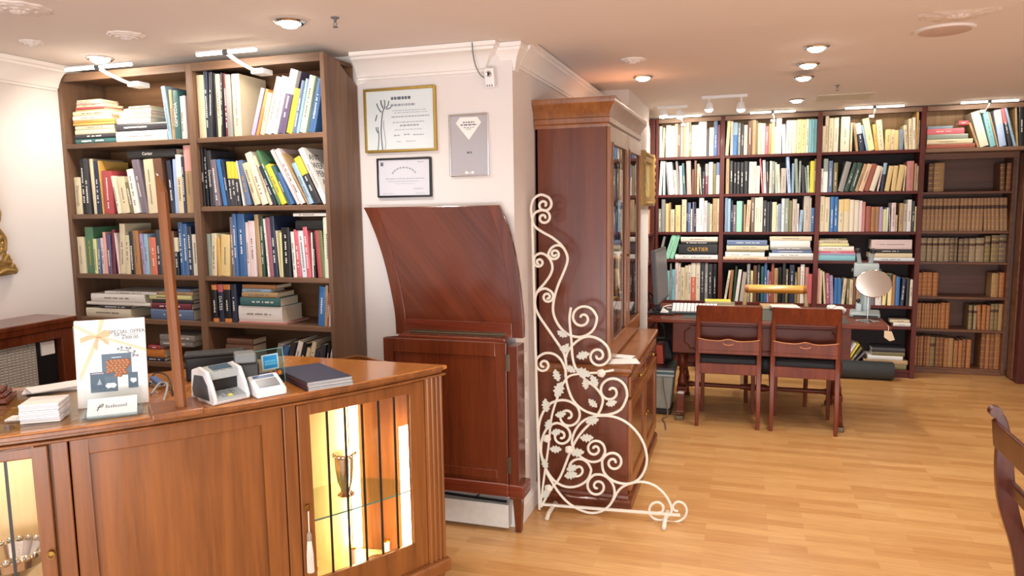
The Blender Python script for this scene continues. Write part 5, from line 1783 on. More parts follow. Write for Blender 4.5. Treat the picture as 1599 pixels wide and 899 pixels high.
flat_poly([(-.11, .17), (.07, .17), (.07, .34), (-.11, .34)], mat('printed_blue_box', '52677a', .5), 'printed_box', .0008)
flat_poly([(.22, .19), (.36, .19), (.36, .37), (.22, .37)], MATS['printed_dark_box'], 'printed_box', .0008)
flat_poly([(-.105, .235), (-.07, .205), (-.02, .215), (.02, .205), (.055, .235), (.03, .265), (-.08, .265)], PAPER, 'printed_mask', .0016)
flat_poly([(.25, .275), (.29, .245), (.34, .265), (.335, .30), (.26, .305)], PAPER, 'printed_dice', .0016)
flat_poly([(-.22, .255), (-.15, .255), (-.18, .325)], mat('printed_silver', '9aa8b3', .4), 'printed_tree', .0012)
m = MB()
rr = random.Random(5)
for i in range(7):
    for k in range(6 - i // 3):
        x = -.055 + k * .055 + (i % 2) * .02
        z = .515 - i * .028 - .01 * (k == 0)
        if i > 4 and (k < 2 or k > 4):
            continue
        v = TB @ Vector((x * wS, -.0014, z * hS))
        m.ball(v, .0065, 7, (1, .3, 1))
m.build('printed_berries', mat('printed_amber', 'a0653a', .35), t, True, smooth=True)
m = MB()
for pts in (((.12, .63), (.2, .63), (.3, .59), (.36, .55)), ((.16, .66), (.14, .63)), ((.24, .65), (.24, .61)), ((.34, .60), (.3, .58))):
    m.tube([TB @ Vector((x * wS, -.001, z * hS)) for x, z in pts], .0013, 5)
for x, z in ((.1, .65), (.15, .665), (.22, .655), (.27, .65), (.33, .61), (.37, .56), (.31, .56)):
    m.ball(TB @ Vector((x * wS, -.001, z * hS)), .004, 6, (1, .3, 1))
m.build('printed_twig', mat('printed_grey', '8d8f93', .5), t, True)
MS = TB @ RX90
for s_, x, z, sz in (('SPECIAL OFFER', .235, .845, .0165), ('Gift Set -', .15, .81, .0115), ('£300.00', .28, .775, .0155)):
    q = TB @ Vector((x * wS, -.0012, z * hS))
    text(s_, sz, GINK, t, Matrix.Translation(q) @ MS, sx=.95)
m = MB()
for k in range(4):
    x = .06 + k * .035
    m.box(x * wS - .002, x * wS + .002, -.0012, -.0004, .772 * hS, .779 * hS, TB)
for k in range(8):
    x = .265 + k * .019
    m.box(x * wS - .001, x * wS + .0012, -.0012, -.0004, .805 * hS, (.817 + .006 * (k in (0, 4))) * hS, TB)
m.build('small_print', SINK, t, True)
m = MB()
m.box(-wS * .3, wS * .3, .05, .054, 0, hS * .7, Matrix.Translation((0, .06, 0)) @ Matrix.Rotation(R_(14), 4, 'X'))
m.build('easel_back', PAPER, t, True)
for k, (z, col, x0, x1) in enumerate(((.555, 'aebccb', 0, .14), (.385, 'b9a9b4', -.29, -.12))):
    m = MB()
    m.box(x0 * wS, x1 * wS, -.0018, -.0012, (z - .006) * hS, (z + .006) * hS, TB)
    m.build('print_tint', mat('print_tint_%d' % k, col, .5), t, True)

# business cards in an acrylic holder
q0, q1 = on_top(133, 657), on_top(212, 648)
c0 = (q0 + q1) / 2 + Vector((-.012, .02, 0))
t = thing('card_holder', 'clear acrylic holder with white business cards in front of the offer sign', 'card holder', (c0.x, c0.y, ZG), math.atan2(q1.y - q0.y, q1.x - q0.x))
t.scale = (1.35, 1.35, 1.35)
AC = glass('acrylic', 'f4f8f8', .02)
MB().box(-.06, .06, -.022, .03, 0, .004).build('base', AC, t, True)
MB().box(-.06, .06, -.03, -.027, 0, .022).build('front_lip', AC, t, True)
MB().box(-.06, .06, .028, .031, 0, .06, Matrix.Rotation(R_(-12), 4, 'X')).build('back', AC, t, True)
TC = Matrix.Translation((0, -.018, .006)) @ Matrix.Rotation(R_(-60), 4, 'X')
m = MB()
for k in range(6):
    m.box(-.05, .05, k * .002, k * .002 + .0016, 0, .055, TC)
m.build('card_block', PAPER, t, True)
MB().tube([TC @ Vector((x, -.001, z)) for x, z in ((-.03, .014), (-.026, .03), (-.018, .034), (-.02, .026), (-.03, .024))], .0011, 5).build('logo', GINK, t, True)
m = MB()
for k in range(9):
    m.box(-.014 + k * .005, -.0105 + k * .005, -.0012, 0, .021, .027 + .004 * (k in (0, 3, 8)), TC)
m.build('name_print', SINK, t, True)

# stack of white cards, loose card
q0, q1 = on_top(31, 665), on_top(92, 660)
angc = math.atan2(q1.y - q0.y, q1.x - q0.x)
for i in range(9):
    m = MB().box(0, .105, 0, .105, 0, .0058)
    m.xform(Matrix.Translation((q0.x + rr.uniform(-.0015, .0015), q0.y + rr.uniform(-.0015, .0015), ZG + i * .0064)) @ Matrix.Rotation(angc + rr.uniform(-.015, .015), 4, 'Z'))
    o = m.build('card_box', mat('card_white', 'cfcdd3', .55, var=.02) if i % 2 else PAPER, bevel=.0008)
    tag(o, '%s flat white card pack in the pile beside the offer sign' % ('lowest' if i == 0 else 'topmost' if i == 8 else ORD[i] + ' from the bottom,'), 'card', 'white card packs on the counter')
q2 = on_top(7, 660)
o = MB().box(0, .075, 0, .05, 0, .004).xform(Matrix.Translation((q2.x, q2.y, ZG)) @ Matrix.Rotation(angc - .1, 4, 'Z')).build('loose_card', PAPER)
tag(o, 'loose white card lying beside the pile of card packs', 'card')
# grey leaflets behind the pile
q3 = on_top(82, 610)
for i in range(3):
    o = MB().box(-.1, .1, -.05, .05, 0, .004).xform(Matrix.Translation((q3.x + .01 * i, q3.y + .02, ZG + .0045 * i)) @ Matrix.Rotation(R_(44 + 9 * i), 4, 'Z')).build('leaflet', (PAPER, mat('leaflet_grey', 'c9ccd0', .5), PAPER)[i])
    tag(o, ('lowest white leaflet fanned behind the card pile', 'grey leaflet between two white ones behind the card pile', 'topmost white leaflet fanned behind the card pile')[i], 'leaflet')
# moulded wooden block at the frame edge
q4 = on_top(-6, 632)
t = thing('wooden_stand', 'stepped dark wooden stand at the picture edge on the counter', 'stand', (q4.x - .04, q4.y + .03, ZG), R_(38))
MB().box(-.09, .05, -.07, .05, 0, .018).build('base_tier', MAHOG_X, t, True, bevel=.004)
MB().box(-.09, .04, -.06, .04, .018, .032).build('middle_tier', MAHOG_X, t, True, bevel=.004)
MB().box(-.09, .03, -.05, .03, .032, .044).build('top_tier', MAHOG_X, t, True, bevel=.004)

# wooden post on a raised block
b0, b1 = on_top(240, 657), on_top(322, 645)
ab = math.atan2(b1.y - b0.y, b1.x - b0.x)
pm = pt(283, 636, 'Z', ZC + .02)
t = thing('wooden_post', 'slender wooden post with a pointed tip standing on a low block on the counter', 'post', (pm.x, pm.y, ZC), ab)
MB().box(-.085, .06, -.045, .11, 0, .022).build('base_block', CTR, t, True, bevel=.004)
ptop = pt(250, 268, 'Y', pm.y + .0)
hp = ptop.z - ZC
dxp = Matrix.Rotation(-ab, 3, 'Z') @ Vector((ptop.x - pm.x, 0, 0))
m = MB()
w = .0165
rings = []
for z, s in ((.022, 1), (hp - .06, .92)):
    o_ = dxp * (z / hp)
    rings.append([(o_.x + w * s * math.cos(R_(45 * k + 22.5)) * 1.08, o_.y + w * s * math.sin(R_(45 * k + 22.5)) * 1.08, z) for k in range(8)])
o_ = dxp
rings.append([(o_.x + .5 * w * math.cos(R_(45 * k + 22.5)) - .006, o_.y + .5 * w * math.sin(R_(45 * k + 22.5)), hp - .012 + (.012 if k in (3, 4) else -.008 * (k in (0, 7)))) for k in range(8)])
m.loft(rings)
m.build('shaft', CTR, t, True)

# loose cables on the counter behind the post
for i, (pts, r, mm, lab) in enumerate((
    (((300, 612), (318, 598), (332, 596), (345, 604)), .005, WHITEP, 'white cable arching from the card reader towards the post'),
    (((296, 622), (314, 608), (334, 606), (344, 612)), .005, mat('beige_cable', 'cdbfae', .5), 'beige cable looping beside the card reader'),
    (((232, 600), (242, 585), (262, 590), (270, 612)), .004, BLACKP, 'black cable looping between the offer sign and the post'),
    (((236, 612), (250, 602), (262, 604), (256, 622)), .005, LGREYP, 'grey cable coiled between the offer sign and the post'))):
    P = []
    for k, (x, y) in enumerate(pts):
        q = on_top(x, y + 6)
        P.append((q.x, q.y, ZC + r + (.018 if i != 1 else .012) * math.sin(PI * k / (len(pts) - 1)) + .0005 * i))
    o = MB().tube(smooth_path(P, 6), r * .7, 8).build('cable', mm, smooth=True)
    tag(o, lab, 'cable', 'loose cables on the counter')
q = on_top(246, 603)
t = thing('pen_holder', 'small silver and blue desk tool lying between the offer sign and the post', 'stapler', (q.x, q.y, ZC), R_(60))
MB().box(-.015, .015, -.05, .05, 0, .014).build('base', CHROME, t, True, bevel=.004)
MB().box(-.012, .012, -.045, .05, .014, .026, Matrix.Rotation(R_(5), 4, 'X')).build('arm', mat('blue_arm', '3a5f9a', .4), t, True, bevel=.004)

# card reader with keypad
q0, q1 = on_top(341, 632), on_top(386, 622)
ar = math.atan2(q1.y - q0.y, q1.x - q0.x)
c0 = (q0 + q1) / 2
c0 = c0 - Vector((math.cos(ar), math.sin(ar), 0)) * .006
t = thing('card_reader', 'white and grey card reader with hooded keypad on the counter', 'card machine', (c0.x, c0.y, ZC), ar)
Wd = .062
sidep = [(-.01, .004), (.14, .004), (.15, .03), (.14, .1), (.09, .115), (.035, .105), (.005, .06), (-.012, .02)]
for s in (-1, 1):
    m = MB().prism(sidep, 'X', s * Wd, s * (Wd - .012))
    m.build('side_cheek', WHITEP, t, True, bevel=.004, seg=3)
    m = MB().prism([(.02, .012), (.13, .012), (.138, .035), (.12, .085), (.06, .09), (.03, .06)], 'X', s * (Wd + .0015), s * (Wd - .002))
    m.build('side_inset', mat('dark_grey_plastic', '4a4f55', .4), t, True, bevel=.003)
MB().prism([(0, .0), (.145, .0), (.15, .012), (-.014, .012)], 'X', -Wd, Wd).build('base', WHITEP, t, True, bevel=.003)
MB().prism([(.035, .075), (.14, .075), (.14, .098), (.09, .113), (.038, .102)], 'X', -Wd + .012, Wd - .012).build('hood', LGREYP, t, True, bevel=.003)
MB().prism([(.05, .012), (.14, .012), (.14, .075), (.05, .075)], 'X', -Wd + .012, Wd - .012).build('recess', BLACKP, t, True)
MB().prism([(-.008, .012), (.05, .012), (.05, .034), (-.008, .02)], 'X', -Wd + .012, Wd - .012).build('keypad', LGREYP, t, True)
KM = Matrix.Translation((0, .02, .0275)) @ Matrix.Rotation(math.atan2(.014, .058), 4, 'X')
for r in range(4):
    for k in range(3):
        MB().box(-.028 + k * .02, -.014 + k * .02, -.022 + r * .012, -.014 + r * .012, 0, .004, KM).build('key', (mat('yellow_key', 'e2dc5a', .4) if (r, k) == (0, 1) else mat('pale_key', '8f979b', .4)), t, True)
SM = Matrix.Translation((0, .064, .1085)) @ Matrix.Rotation(math.atan2(.011, .052), 4, 'X')
MB().box(-.032, .034, -.017, .017, 0, .0022, SM).build('display', mat('lcd_glass', '4b6378', .1), t, True)
for k in range(3):
    MB().box(-.034 + k * .026, -.018 + k * .026, -.026, -.0225, 0, .0022, SM).build('key', mat('pale_key', '8f979b', .4), t, True)

# second small white terminal
q0, q1 = on_top(396, 624), on_top(439, 616)
ar = math.atan2(q1.y - q0.y, q1.x - q0.x)
c0 = (q0 + q1) / 2
c0 = c0 + Vector((math.cos(ar), math.sin(ar), 0)) * .016
t = thing('payment_terminal', 'small white payment terminal with sloping grey screen beside the card reader', 'card machine', (c0.x, c0.y, ZC), ar)
MB().prism([(-.004, .0), (.1, .0), (.1, .058), (.075, .062), (-.004, .024)], 'X', -.052, .052).build('body', WHITEP, t, True, bevel=.006, seg=3)
TM = Matrix.Translation((0, .036, .0432)) @ Matrix.Rotation(math.atan2(.038, .079), 4, 'X')
MB().box(-.036, .036, -.026, .018, 0, .0016, TM).build('reader_pad', mat('terminal_pad', '55575c', .3), t, True)
MB().box(-.038, .034, .024, .038, 0, .0016, TM).build('display', mat('terminal_display', '5e7a9c', .15), t, True)

# acrylic card-sign holder behind the terminal
q0, q1 = on_top(401, 606), on_top(437, 598)
t = thing('acrylic_sign', 'upright acrylic holder with blue card-payment stickers behind the terminal', 'sign', ((q0.x + q1.x) / 2, (q0.y + q1.y) / 2 + .02, ZC), ar + .1)
hA = pt(410, 547, 'Y', (q0.y + q1.y) / 2).z - ZC
TA = Matrix.Rotation(R_(-6), 4, 'X')
MB().box(-.055, .055, 0, .004, 0, hA, TA).build('acrylic_panel', glass('acrylic_blue', 'd8eef2', .02), t, True)
MB().box(-.055, .055, 0, .06, 0, .004).build('base', MATS['acrylic'], t, True)
m = MB()
for x in (-.055, .0535):
    m.box(x, x + .0015, -.0004, .0044, 0, hA, TA)
m.box(-.055, .055, -.0004, .0044, hA - .0015, hA, TA)
m.build('panel_edge', mat('acrylic_edge', '7fc4c8', .2), t, True)
MB().box(-.03, .034, -.001, 0, hA * .42, hA * .86, TA).build('sticker', mat('pale_sticker', 'b6dfea', .4), t, True)
MB().box(-.024, .028, -.0018, -.001, hA * .46, hA * .82, TA).build('sticker', mat('blue_sticker', '1f97dd', .4), t, True)
m = MB()
for z in (.66, .58):
    m.box(-.02, .024, -.0022, -.0018, hA * z - .003, hA * z + .004, TA)
m.build('sticker_band', mat('sky_band', '5cc0e8', .4), t, True)
MB().box(-.045, -.005, -.001, 0, hA * .2, hA * .34, TA).build('sticker', PAPER, t, True)
text('VISA', .013, mat('visa_blue', '2a4da0', .4), t, Matrix.Translation(TA @ Vector((-.025, -.0014, hA * .27))) @ TA @ RX90)
MB().box(-.045, -.005, -.0012, 0, hA * .33, hA * .37, TA).build('sticker_band', mat('visa_blue', '2a4da0', .4), t, True)
MB().box(.004, .05, -.001, 0, hA * .22, hA * .38, TA).build('sticker', mat('dark_sticker', '5a4b46', .4), t, True)
m = MB()
m.lathe([(0, 0), (.008, 0), (.008, .0006), (0, .0006)], seg=16, M=TA @ Matrix.Translation((.022, -.001, hA * .3)) @ Matrix.Rotation(PI / 2, 4, 'X'))
m.build('sticker_disc', mat('disc_red', 'c8473a', .4), t, True)
MB().lathe([(0, 0), (.008, 0), (.008, .0006), (0, .0006)], seg=16, M=TA @ Matrix.Translation((.034, -.001, hA * .3)) @ Matrix.Rotation(PI / 2, 4, 'X')).build('sticker_disc', mat('disc_amber', 'e2a23e', .4), t, True)

# pile of dark-covered booklets
q0, q1 = on_top(480, 611), on_top(551, 600)
q2 = on_top(446, 583)
ab_ = math.atan2(q1.y - q0.y, q1.x - q0.x)
L1, L2 = (q1 - q0).length, (q2 - q0).length
hB = .03
NB = 9
BLUEC = mat('booklet_cover', '39425a', .35, 0, .05)
for i in range(NB):
    t_ = hB / NB
    z = ZC + i * t_
    t = thing('booklet', '%s slate-blue booklet in the pile at the lit-showcase end of the counter' % ('lowest' if i == 0 else 'topmost' if i == NB - 1 else ORD[i] + ' from the bottom,'), 'booklet', (q0.x + rr.uniform(-.002, .002), q0.y + rr.uniform(-.002, .002), z), ab_ + rr.uniform(-.012, .012), 'booklets piled on the counter')
    ww, dd_ = L1, L2 * .92
    dxs = -.02
    bend = .0
    MB().loft([[(0, 0, t_ * .8), (ww, 0, t_ * .8), (ww, 0, t_ * .97), (0, 0, t_ * .97)], [(dxs, dd_, t_ * .8), (ww + dxs, dd_, t_ * .8), (ww + dxs, dd_, t_ * .97), (dxs, dd_, t_ * .97)]]).build('cover', BLUEC, t, True)
    MB().loft([[(.002, .001, 0), (ww - .001, .001, 0), (ww - .001, .001, t_ * .78), (.002, .001, t_ * .78)], [(dxs + .002, dd_, 0), (ww + dxs - .001, dd_, 0), (ww + dxs - .001, dd_, t_ * .78), (dxs + .002, dd_, t_ * .78)]]).build('page_block', mat('booklet_pages', 'c8c6c4', .6), t, True)
    MB().loft([[(-.001, 0, 0), (.002, 0, 0), (.002, 0, t_ * .97), (-.001, 0, t_ * .97)], [(dxs - .001, dd_, 0), (dxs + .002, dd_, 0), (dxs + .002, dd_, t_ * .97), (dxs - .001, dd_, t_ * .97)]]).build('spine', mat('booklet_spine', '4a3038', .5), t, True)

# black things behind the counter: chair back and till
q = pt(335, 585, 'Z', .9)
t = thing('till_cover', 'low black box with chrome hinge behind the card reader', 'till', (-1.86, 2.24, ZC), R_(38))
MB().box(-.13, .07, -.03, .05, 0, .085).build('body', BLACKP, t, True, bevel=.006)
MB().box(-.135, .075, -.035, .055, .085, .098).build('lid', BLACKL, t, True, bevel=.005)
MB().box(.072, .085, -.02, .03, .06, .09).build('hinge', CHROME, t, True, bevel=.003)
q = pt(373, 600, 'Z', ZC)
t = thing('receipt_printer', 'black receipt printer with a grey lid behind the card reader', 'printer', (pt(373, 556, 'Z', 1.10).x, pt(373, 556, 'Z', 1.10).y + .03, ZC), R_(42))
MB().box(-.042, .042, -.045, .05, 0, .105).build('body', BLACKP, t, True, bevel=.006)
MB().box(-.034, .034, -.04, .04, .105, .138).build('lid', mat('printer_lid', '73787a', .45), t, True, bevel=.006)
# ------------------------------------------------------------------ desk group
tD = thing('writing_desk', 'dark mahogany writing table with panelled apron and turned stretcher', 'desk', (.12, 5.75, 0))
DY0, DY1 = 5.36, 6.20
m = MB()
m.box(-.66, .945, DY0 - .06, DY1, .738, .762)
m.build('top_board', DESK, tD, bevel=.006, seg=3)
MB().box(-.42, .70, DY0 + .02, DY1 - .08, .762, .7645).build('leather_inset', mat('green_leather_inset', '39443f', .45, 0, .1, 40), tD)
m = MB()
m.box(-.485, .715, DY0 + .035, DY0 + .06, .505, .738)
m.box(-.485, .715, DY1 - .09, DY1 - .065, .505, .738)
m.box(-.485, -.46, DY0 + .06, DY1 - .09, .505, .738)
m.box(.69, .715, DY0 + .06, DY1 - .09, .505, .738)
m.build('apron', DESK, tD, bevel=.003)
# raised moulding with notched corners on the apron
x0, x1, z0, z1, nt_ = -.40, .63, .54, .71, .035
ol_ = [(x0 + nt_, z0), (x1 - nt_, z0), (x1 - nt_, z0 + .02), (x1 - .012, z0 + nt_), (x1, z0 + nt_ + .01), (x1, z1 - nt_ - .01), (x1 - .012, z1 - nt_), (x1 - nt_, z1 - .02), (x1 - nt_, z1), (x0 + nt_, z1), (x0 + nt_, z1 - .02), (x0 + .012, z1 - nt_), (x0, z1 - nt_ - .01), (x0, z0 + nt_ + .01), (x0 + .012, z0 + nt_), (x0 + nt_, z0 + .02)]
m = MB()
P = [(x, DY0 + .035, z) for x, z in ol_]
m.tube(P + [P[0]], .0055, 6)
m.build('apron_moulding', DESK, tD, smooth=True)
YM = 5.74
for lx in (-.43, .66):
    prof = [(.0, .5), (.034, .5), (.034, .47), (.022, .455), (.03, .44), (.034, .40), (.03, .36), (.02, .345), (.026, .33), (.02, .32), (.025, .28), (.033, .25), (.033, .22), (.024, .2), (0, .2)]
    for yy in (YM - .13, YM + .13):
        MB().lathe(prof, (lx, yy, 0), 18).build('turned_post', DESK, tD, smooth=True)
    MB().box(lx - .035, lx + .035, YM - .2, YM + .2, .165, .215).build('trestle_block', DESK, tD, bevel=.006)
    for s in (-1, 1):
        P = [(lx, YM + s * .12, .19), (lx, YM + s * .2, .17), (lx, YM + s * .27, .09), (lx, YM + s * .31, .035), (lx, YM + s * .335, .02)]
        S = smooth_path(P, 5)
        m = MB()
        rings = []
        for i, p_ in enumerate(S):
            hgt = .03 - .014 * i / len(S)
            w_ = .026
            rings.append([(p_.x - w_, p_.y, p_.z - hgt), (p_.x + w_, p_.y, p_.z - hgt), (p_.x + w_, p_.y, p_.z + hgt), (p_.x - w_, p_.y, p_.z + hgt)])
        lg = m.loft(rings).build('splay_leg', DESK, tD, bevel=.004)
        MB().box(lx - .03, lx + .03, YM + s * .345 - .03, YM + s * .345 + .02, 0, .035).build('brass_toe_cap', TOECAP, lg, bevel=.005)
m = MB()
M = Matrix.Translation((-.43, YM, .19)) @ Matrix.Rotation(PI / 2, 4, 'Y')
L = 1.09
m.lathe([(0, 0), (.028, .0), (.028, .03), (.018, .04), (.024, .06), (.018, .08), (.016, .42), (.022, .44), (.016, .46), (.027, .49), (.03, .52), (.024, .535), (.03, .55), (.024, .565), (.03, .58), (.027, .61), (.016, .64), (.022, .66), (.016, .68), (.018, L - .08), (.024, L - .06), (.018, L - .04), (.028, L - .03), (.028, L), (0, L)], seg=16, M=M)
m.build('stretcher', DESK, tD, smooth=True)


def chair(x, y, rz, label):
    t = thing('side_chair', label, 'chair', (x, y, 0), rz, 'mahogany chairs at the writing table')
    W2 = .208
    SEATB = mat('black_seat_fabric', '1d1f24', .7, 0, .2, 80, .1)
    for s in (-1, 1):
        # back leg and stile in one sweep; the back faces -y
        pr = [(0, 0.012), (.0, .2), (.018, .40), (.018, .52), (.0, .70), (-.03, .875)]
        S = smooth_path([(s * W2, -p_[0] * -1 + .0 if False else p_[0], p_[1]) for p_ in pr], 5)
        rings = []
        for i, p_ in enumerate(S):
            f = i / (len(S) - 1)
            a_, b_ = .0125 + .004 * math.sin(PI * f), .015
            zz_ = p_.z if i else 0
            rings.append([(p_.x - a_, p_.y - b_, zz_), (p_.x + a_, p_.y - b_, zz_), (p_.x + a_, p_.y + b_, zz_), (p_.x - a_, p_.y + b_, zz_)])
        MB().loft(rings).build('back_leg', CHAIR, t, True, bevel=.004)
        fx = s * (W2 - .024)
        MB().loft([[(fx - .012, .385, 0), (fx + .012, .385, 0), (fx + .012, .409, 0), (fx - .012, .409, 0)], [(fx - .018, .38, .42), (fx + .018, .38, .42), (fx + .018, .416, .42), (fx - .018, .416, .42)]]).build('front_leg', CHAIR, t, True, bevel=.003)
        MB().box(s * (W2 - .012), s * (W2 + .012), .03, .42, .395, .455).build('seat_rail', CHAIR, t, True, bevel=.003)
    MB().box(-W2, W2, .005, .03, .385, .46).build('seat_rail', CHAIR, t, True, bevel=.003)
    MB().box(-W2, W2, .412, .44, .395, .455).build('seat_rail', CHAIR, t, True, bevel=.003)
    MB().box(-W2 + .012, W2 - .012, .02, .425, .45, .50).build('seat', SEATB, t, True, bevel=.018, seg=3)
    # yoke-shaped top tablet
    rings = []
    for i in range(13):
        f = -1 + 2 * i / 12
        yb = -.022 - .012 * (1 - f * f)
        xx = f * (W2 + .008)
        rings.append([(xx, yb - .012 + .012, .765), (xx, yb + .014, .765), (xx, yb + .004 - .012, .882), (xx, yb - .018 - .012, .882)])
    MB().loft(rings).build('top_rail', CHAIR, t, True, bevel=.004)
    # carved middle slat with a wavy upper edge and an oval piercing moulding
    top = []
    bot = []
    for i in range(33):
        f = -1 + 2 * i / 32
        zt = .628 + .012 * math.cos(f * PI * 1.0) * (-1 if abs(f) > .45 else 1) + (.010 if abs(f) < .2 else 0)
        zt = .625 + .016 * abs(f) ** 3 + .014 * math.exp(-(f / .2) ** 2)
        top.append((f * W2, zt))
        bot.append((f * W2, .556))
    sl = MB().prism(top + bot[::-1], 'Y', -.006, .012).build('splat', CHAIR, t, True, bevel=.003)
    m = MB()
    m.tube([(x_, -.0065, z_) for x_, z_ in top], .0045, 6)
    ring = [(.035 * math.cos(a_), -.008, .612 + .014 * math.sin(a_)) for a_ in [PI + i * PI / 12 for i in range(13)]]
    m.tube(ring, .0045, 6)
    m.build('carved_edge', mat('edge_highlight', 'c08058', .12, 0, .05, 20, 0, .6, 1), sl, True, smooth=True)  # pale colour stands in for the highlight along the carved wave
    MB().box(-W2, W2, -.004, .014, .532, .56).build('lower_rail', CHAIR, t, True, bevel=.003)
    return t


chair(-.09, 5.275, R_(1), 'black-seated mahogany chair tucked at the table end by the glazed cabinet')
chair(.415, 5.275, R_(-2), 'black-seated mahogany chair tucked at the table end by the microscope')

# desk chair beyond the table: yellow wooden top roll on pale posts
t = thing('desk_chair', 'wooden armchair with a glossy yellow roll top rail beyond the table', 'chair', (.26, 6.45, 0))
YW = wood('yellow_wood', 'c07a22', 'e6a744', 'X', 8, .2, .6)
GOLDP = mat('pale_gilt_post', 'cdb48a', .35, .3, .2, 50)
MB().tube([(-.215, 0, .868), (.215, 0, .868)], .036, 16).build('roll_rail', YW, t, True, smooth=True)
for s in (-1, 1):
    MB().tube([(s * .215, 0, .868), (s * .243, 0, .868)], [.039, .034], 16).build('rail_cap', mat('amber_cap', 'a8683a', .3, 0, .1), t, True, smooth=True)
    MB().tube([(s * .232, 0, .85), (s * .245, -.01, .72), (s * .255, -.02, .48), (s * .255, -.03, .30), (s * .25, -.03, 0)], [.018, .017, .017, .017, .014], 10).build('back_post', GOLDP, t, True, smooth=True)
    MB().tube([(s * .22, -.46, 0), (s * .225, -.46, .42)], [.014, .018], 10).build('front_leg', CHAIR, t, True, smooth=True)
MB().box(-.24, .24, -.48, .0, .42, .455).build('seat_frame', CHAIR, t, True, bevel=.005)
MB().box(-.225, .225, -.47, -.02, .45, .50).build('seat', BLACKL, t, True, bevel=.02, seg=3)
# stool cushion seen between the two chairs
t = thing('drum_stool', 'small round black drum stool glimpsed between the two chairs', 'stool', (.18, 5.93, 0))
MB().lathe([(0, .40), (.075, .40), (.085, .385), (.085, .29), (.075, .275), (0, .275)], seg=24).build('seat', BLACKL, t, True, smooth=True)
for k in range(4):
    a = R_(45 + 90 * k)
    MB().tube([(.05 * math.cos(a), .05 * math.sin(a), .28), (.075 * math.cos(a), .075 * math.sin(a), 0)], [.012, .01], 8).build('leg', CHAIR, t, True, smooth=True)

ZD = .7622
# monitor seen edge-on
q = pt(1030, 489, 'Z', ZD)
t = thing('computer_monitor', 'black computer monitor seen nearly edge-on at the cabinet end of the desk', 'monitor', (q.x, q.y + .06, ZD))
MB().box(-.085, .115, -.14, .14, 0, .014).build('base', BLACKP, t, True, bevel=.006)
MB().box(-.03, .0, -.04, .04, .014, .2).build('stand', BLACKP, t, True, bevel=.006)
MR = Matrix.Translation((.0, 0, .28)) @ Matrix.Rotation(R_(87), 4, 'Z') @ Matrix.Rotation(R_(-4), 4, 'X')
MB().box(-.26, .26, -.012, .022, -.19, .21, MR).build('casing', mat('monitor_casing', '4b4d51', .4), t, True, bevel=.006)
MB().box(-.245, .245, -.0135, -.0115, -.172, .195, MR).build('screen', mat('monitor_screen', '6f7176', .3), t, True)
P = smooth_path([(-.05, .05, .1), (-.09, .0, .15), (-.07, -.07, .06), (-.02, -.1, .02), (.05, -.06, .02)], 6)
MB().tube(P, .006, 6).build('cable', BLACKP, t, True, smooth=True)
MB().box(-.105, -.04, -.06, -.0, .05, .12, Matrix.Rotation(R_(25), 4, 'Y')).build('plug', BLACKP, t, True, bevel=.004)
MB().box(.0, .05, -.11, -.06, .014, .05, Matrix.Rotation(R_(30), 4, 'Y')).build('paper_tag', PAPER, t, True)
# keyboard
q = pt(1088, 491, 'Z', ZD)
t = thing('computer_keyboard', 'white keyboard tilted up on the desk beside the monitor', 'keyboard', (q.x - .02, q.y + .05, ZD + .003), R_(2))
KB = Matrix.Translation((0, 0, .022)) @ Matrix.Rotation(R_(17), 4, 'X')
MB().box(-.17, .17, -.07, .09, 0, .014, KB).build('case', mat('keyboard_case', '54585c', .4), t, True, bevel=.003)
for r in range(5):
    m = MB()
    for k in range(12):
        m.box(-.163 + k * .0275, -.139 + k * .0275, -.062 + r * .029, -.037 + r * .029, .014, .023, KB)
    m.build('key_row', WHITEP, t, True, bevel=.002)
MB().box(-.16, .16, .07, .088, 0, .03).build('foot_bar', mat('keyboard_case', '54585c', .4), t, True)
# white cable loop and things on the desk
q = pt(1052, 482, 'Z', ZD)
o = MB().tube(smooth_path([(q.x - .09, q.y, ZD + .008), (q.x - .03, q.y + .05, ZD + .02), (q.x + .05, q.y + .02, ZD + .008), (q.x + .02, q.y - .04, ZD + .008), (q.x - .05, q.y - .03, ZD + .008)], 6), .006, 8).build('cable', WHITEP, smooth=True)
tag(o, 'white cable looped on the desk between monitor and keyboard', 'cable')
for i, (x, y, w_, d_, h_, c_, lab) in enumerate(((1125, 477, .22, .15, .025, 'ol', 'olive book lying at the back of the desk by the keyboard'), (1122, 472, .2, .14, .02, 'ye', 'yellow-edged book lying on the olive book at the back of the desk'), (1215, 480, .26, .18, .02, 'be', 'beige book lying on the desk between the two chairs'), (1225, 484, .2, .15, .012, 'wh', 'open white magazine lying on the desk between the two chairs'))):
    q = pt(x, y, 'Z', ZD + .003)
    yy = min(q.y + (.05 if i < 2 else 0), DY1 - .12)
    zb_ = ZD + .003 + (.0255 if i == 1 else .021 if i == 3 else 0)
    t = thing('desk_book', lab, 'book', (q.x, yy if i != 1 else yy0, zb_), R_(3 * i), 'books lying on the desk')
    yy0 = yy
    MB().box(-w_ / 2, w_ / 2, -d_ / 2, d_ / 2, 0, h_).build('cover', bmat(c_), t, True, bevel=.002)
    MB().box(-w_ / 2 + .002, w_ / 2 + .0006, -d_ / 2 - .0006, d_ / 2 - .002, .003, h_ - .003).build('page_block', PAGES, t, True)
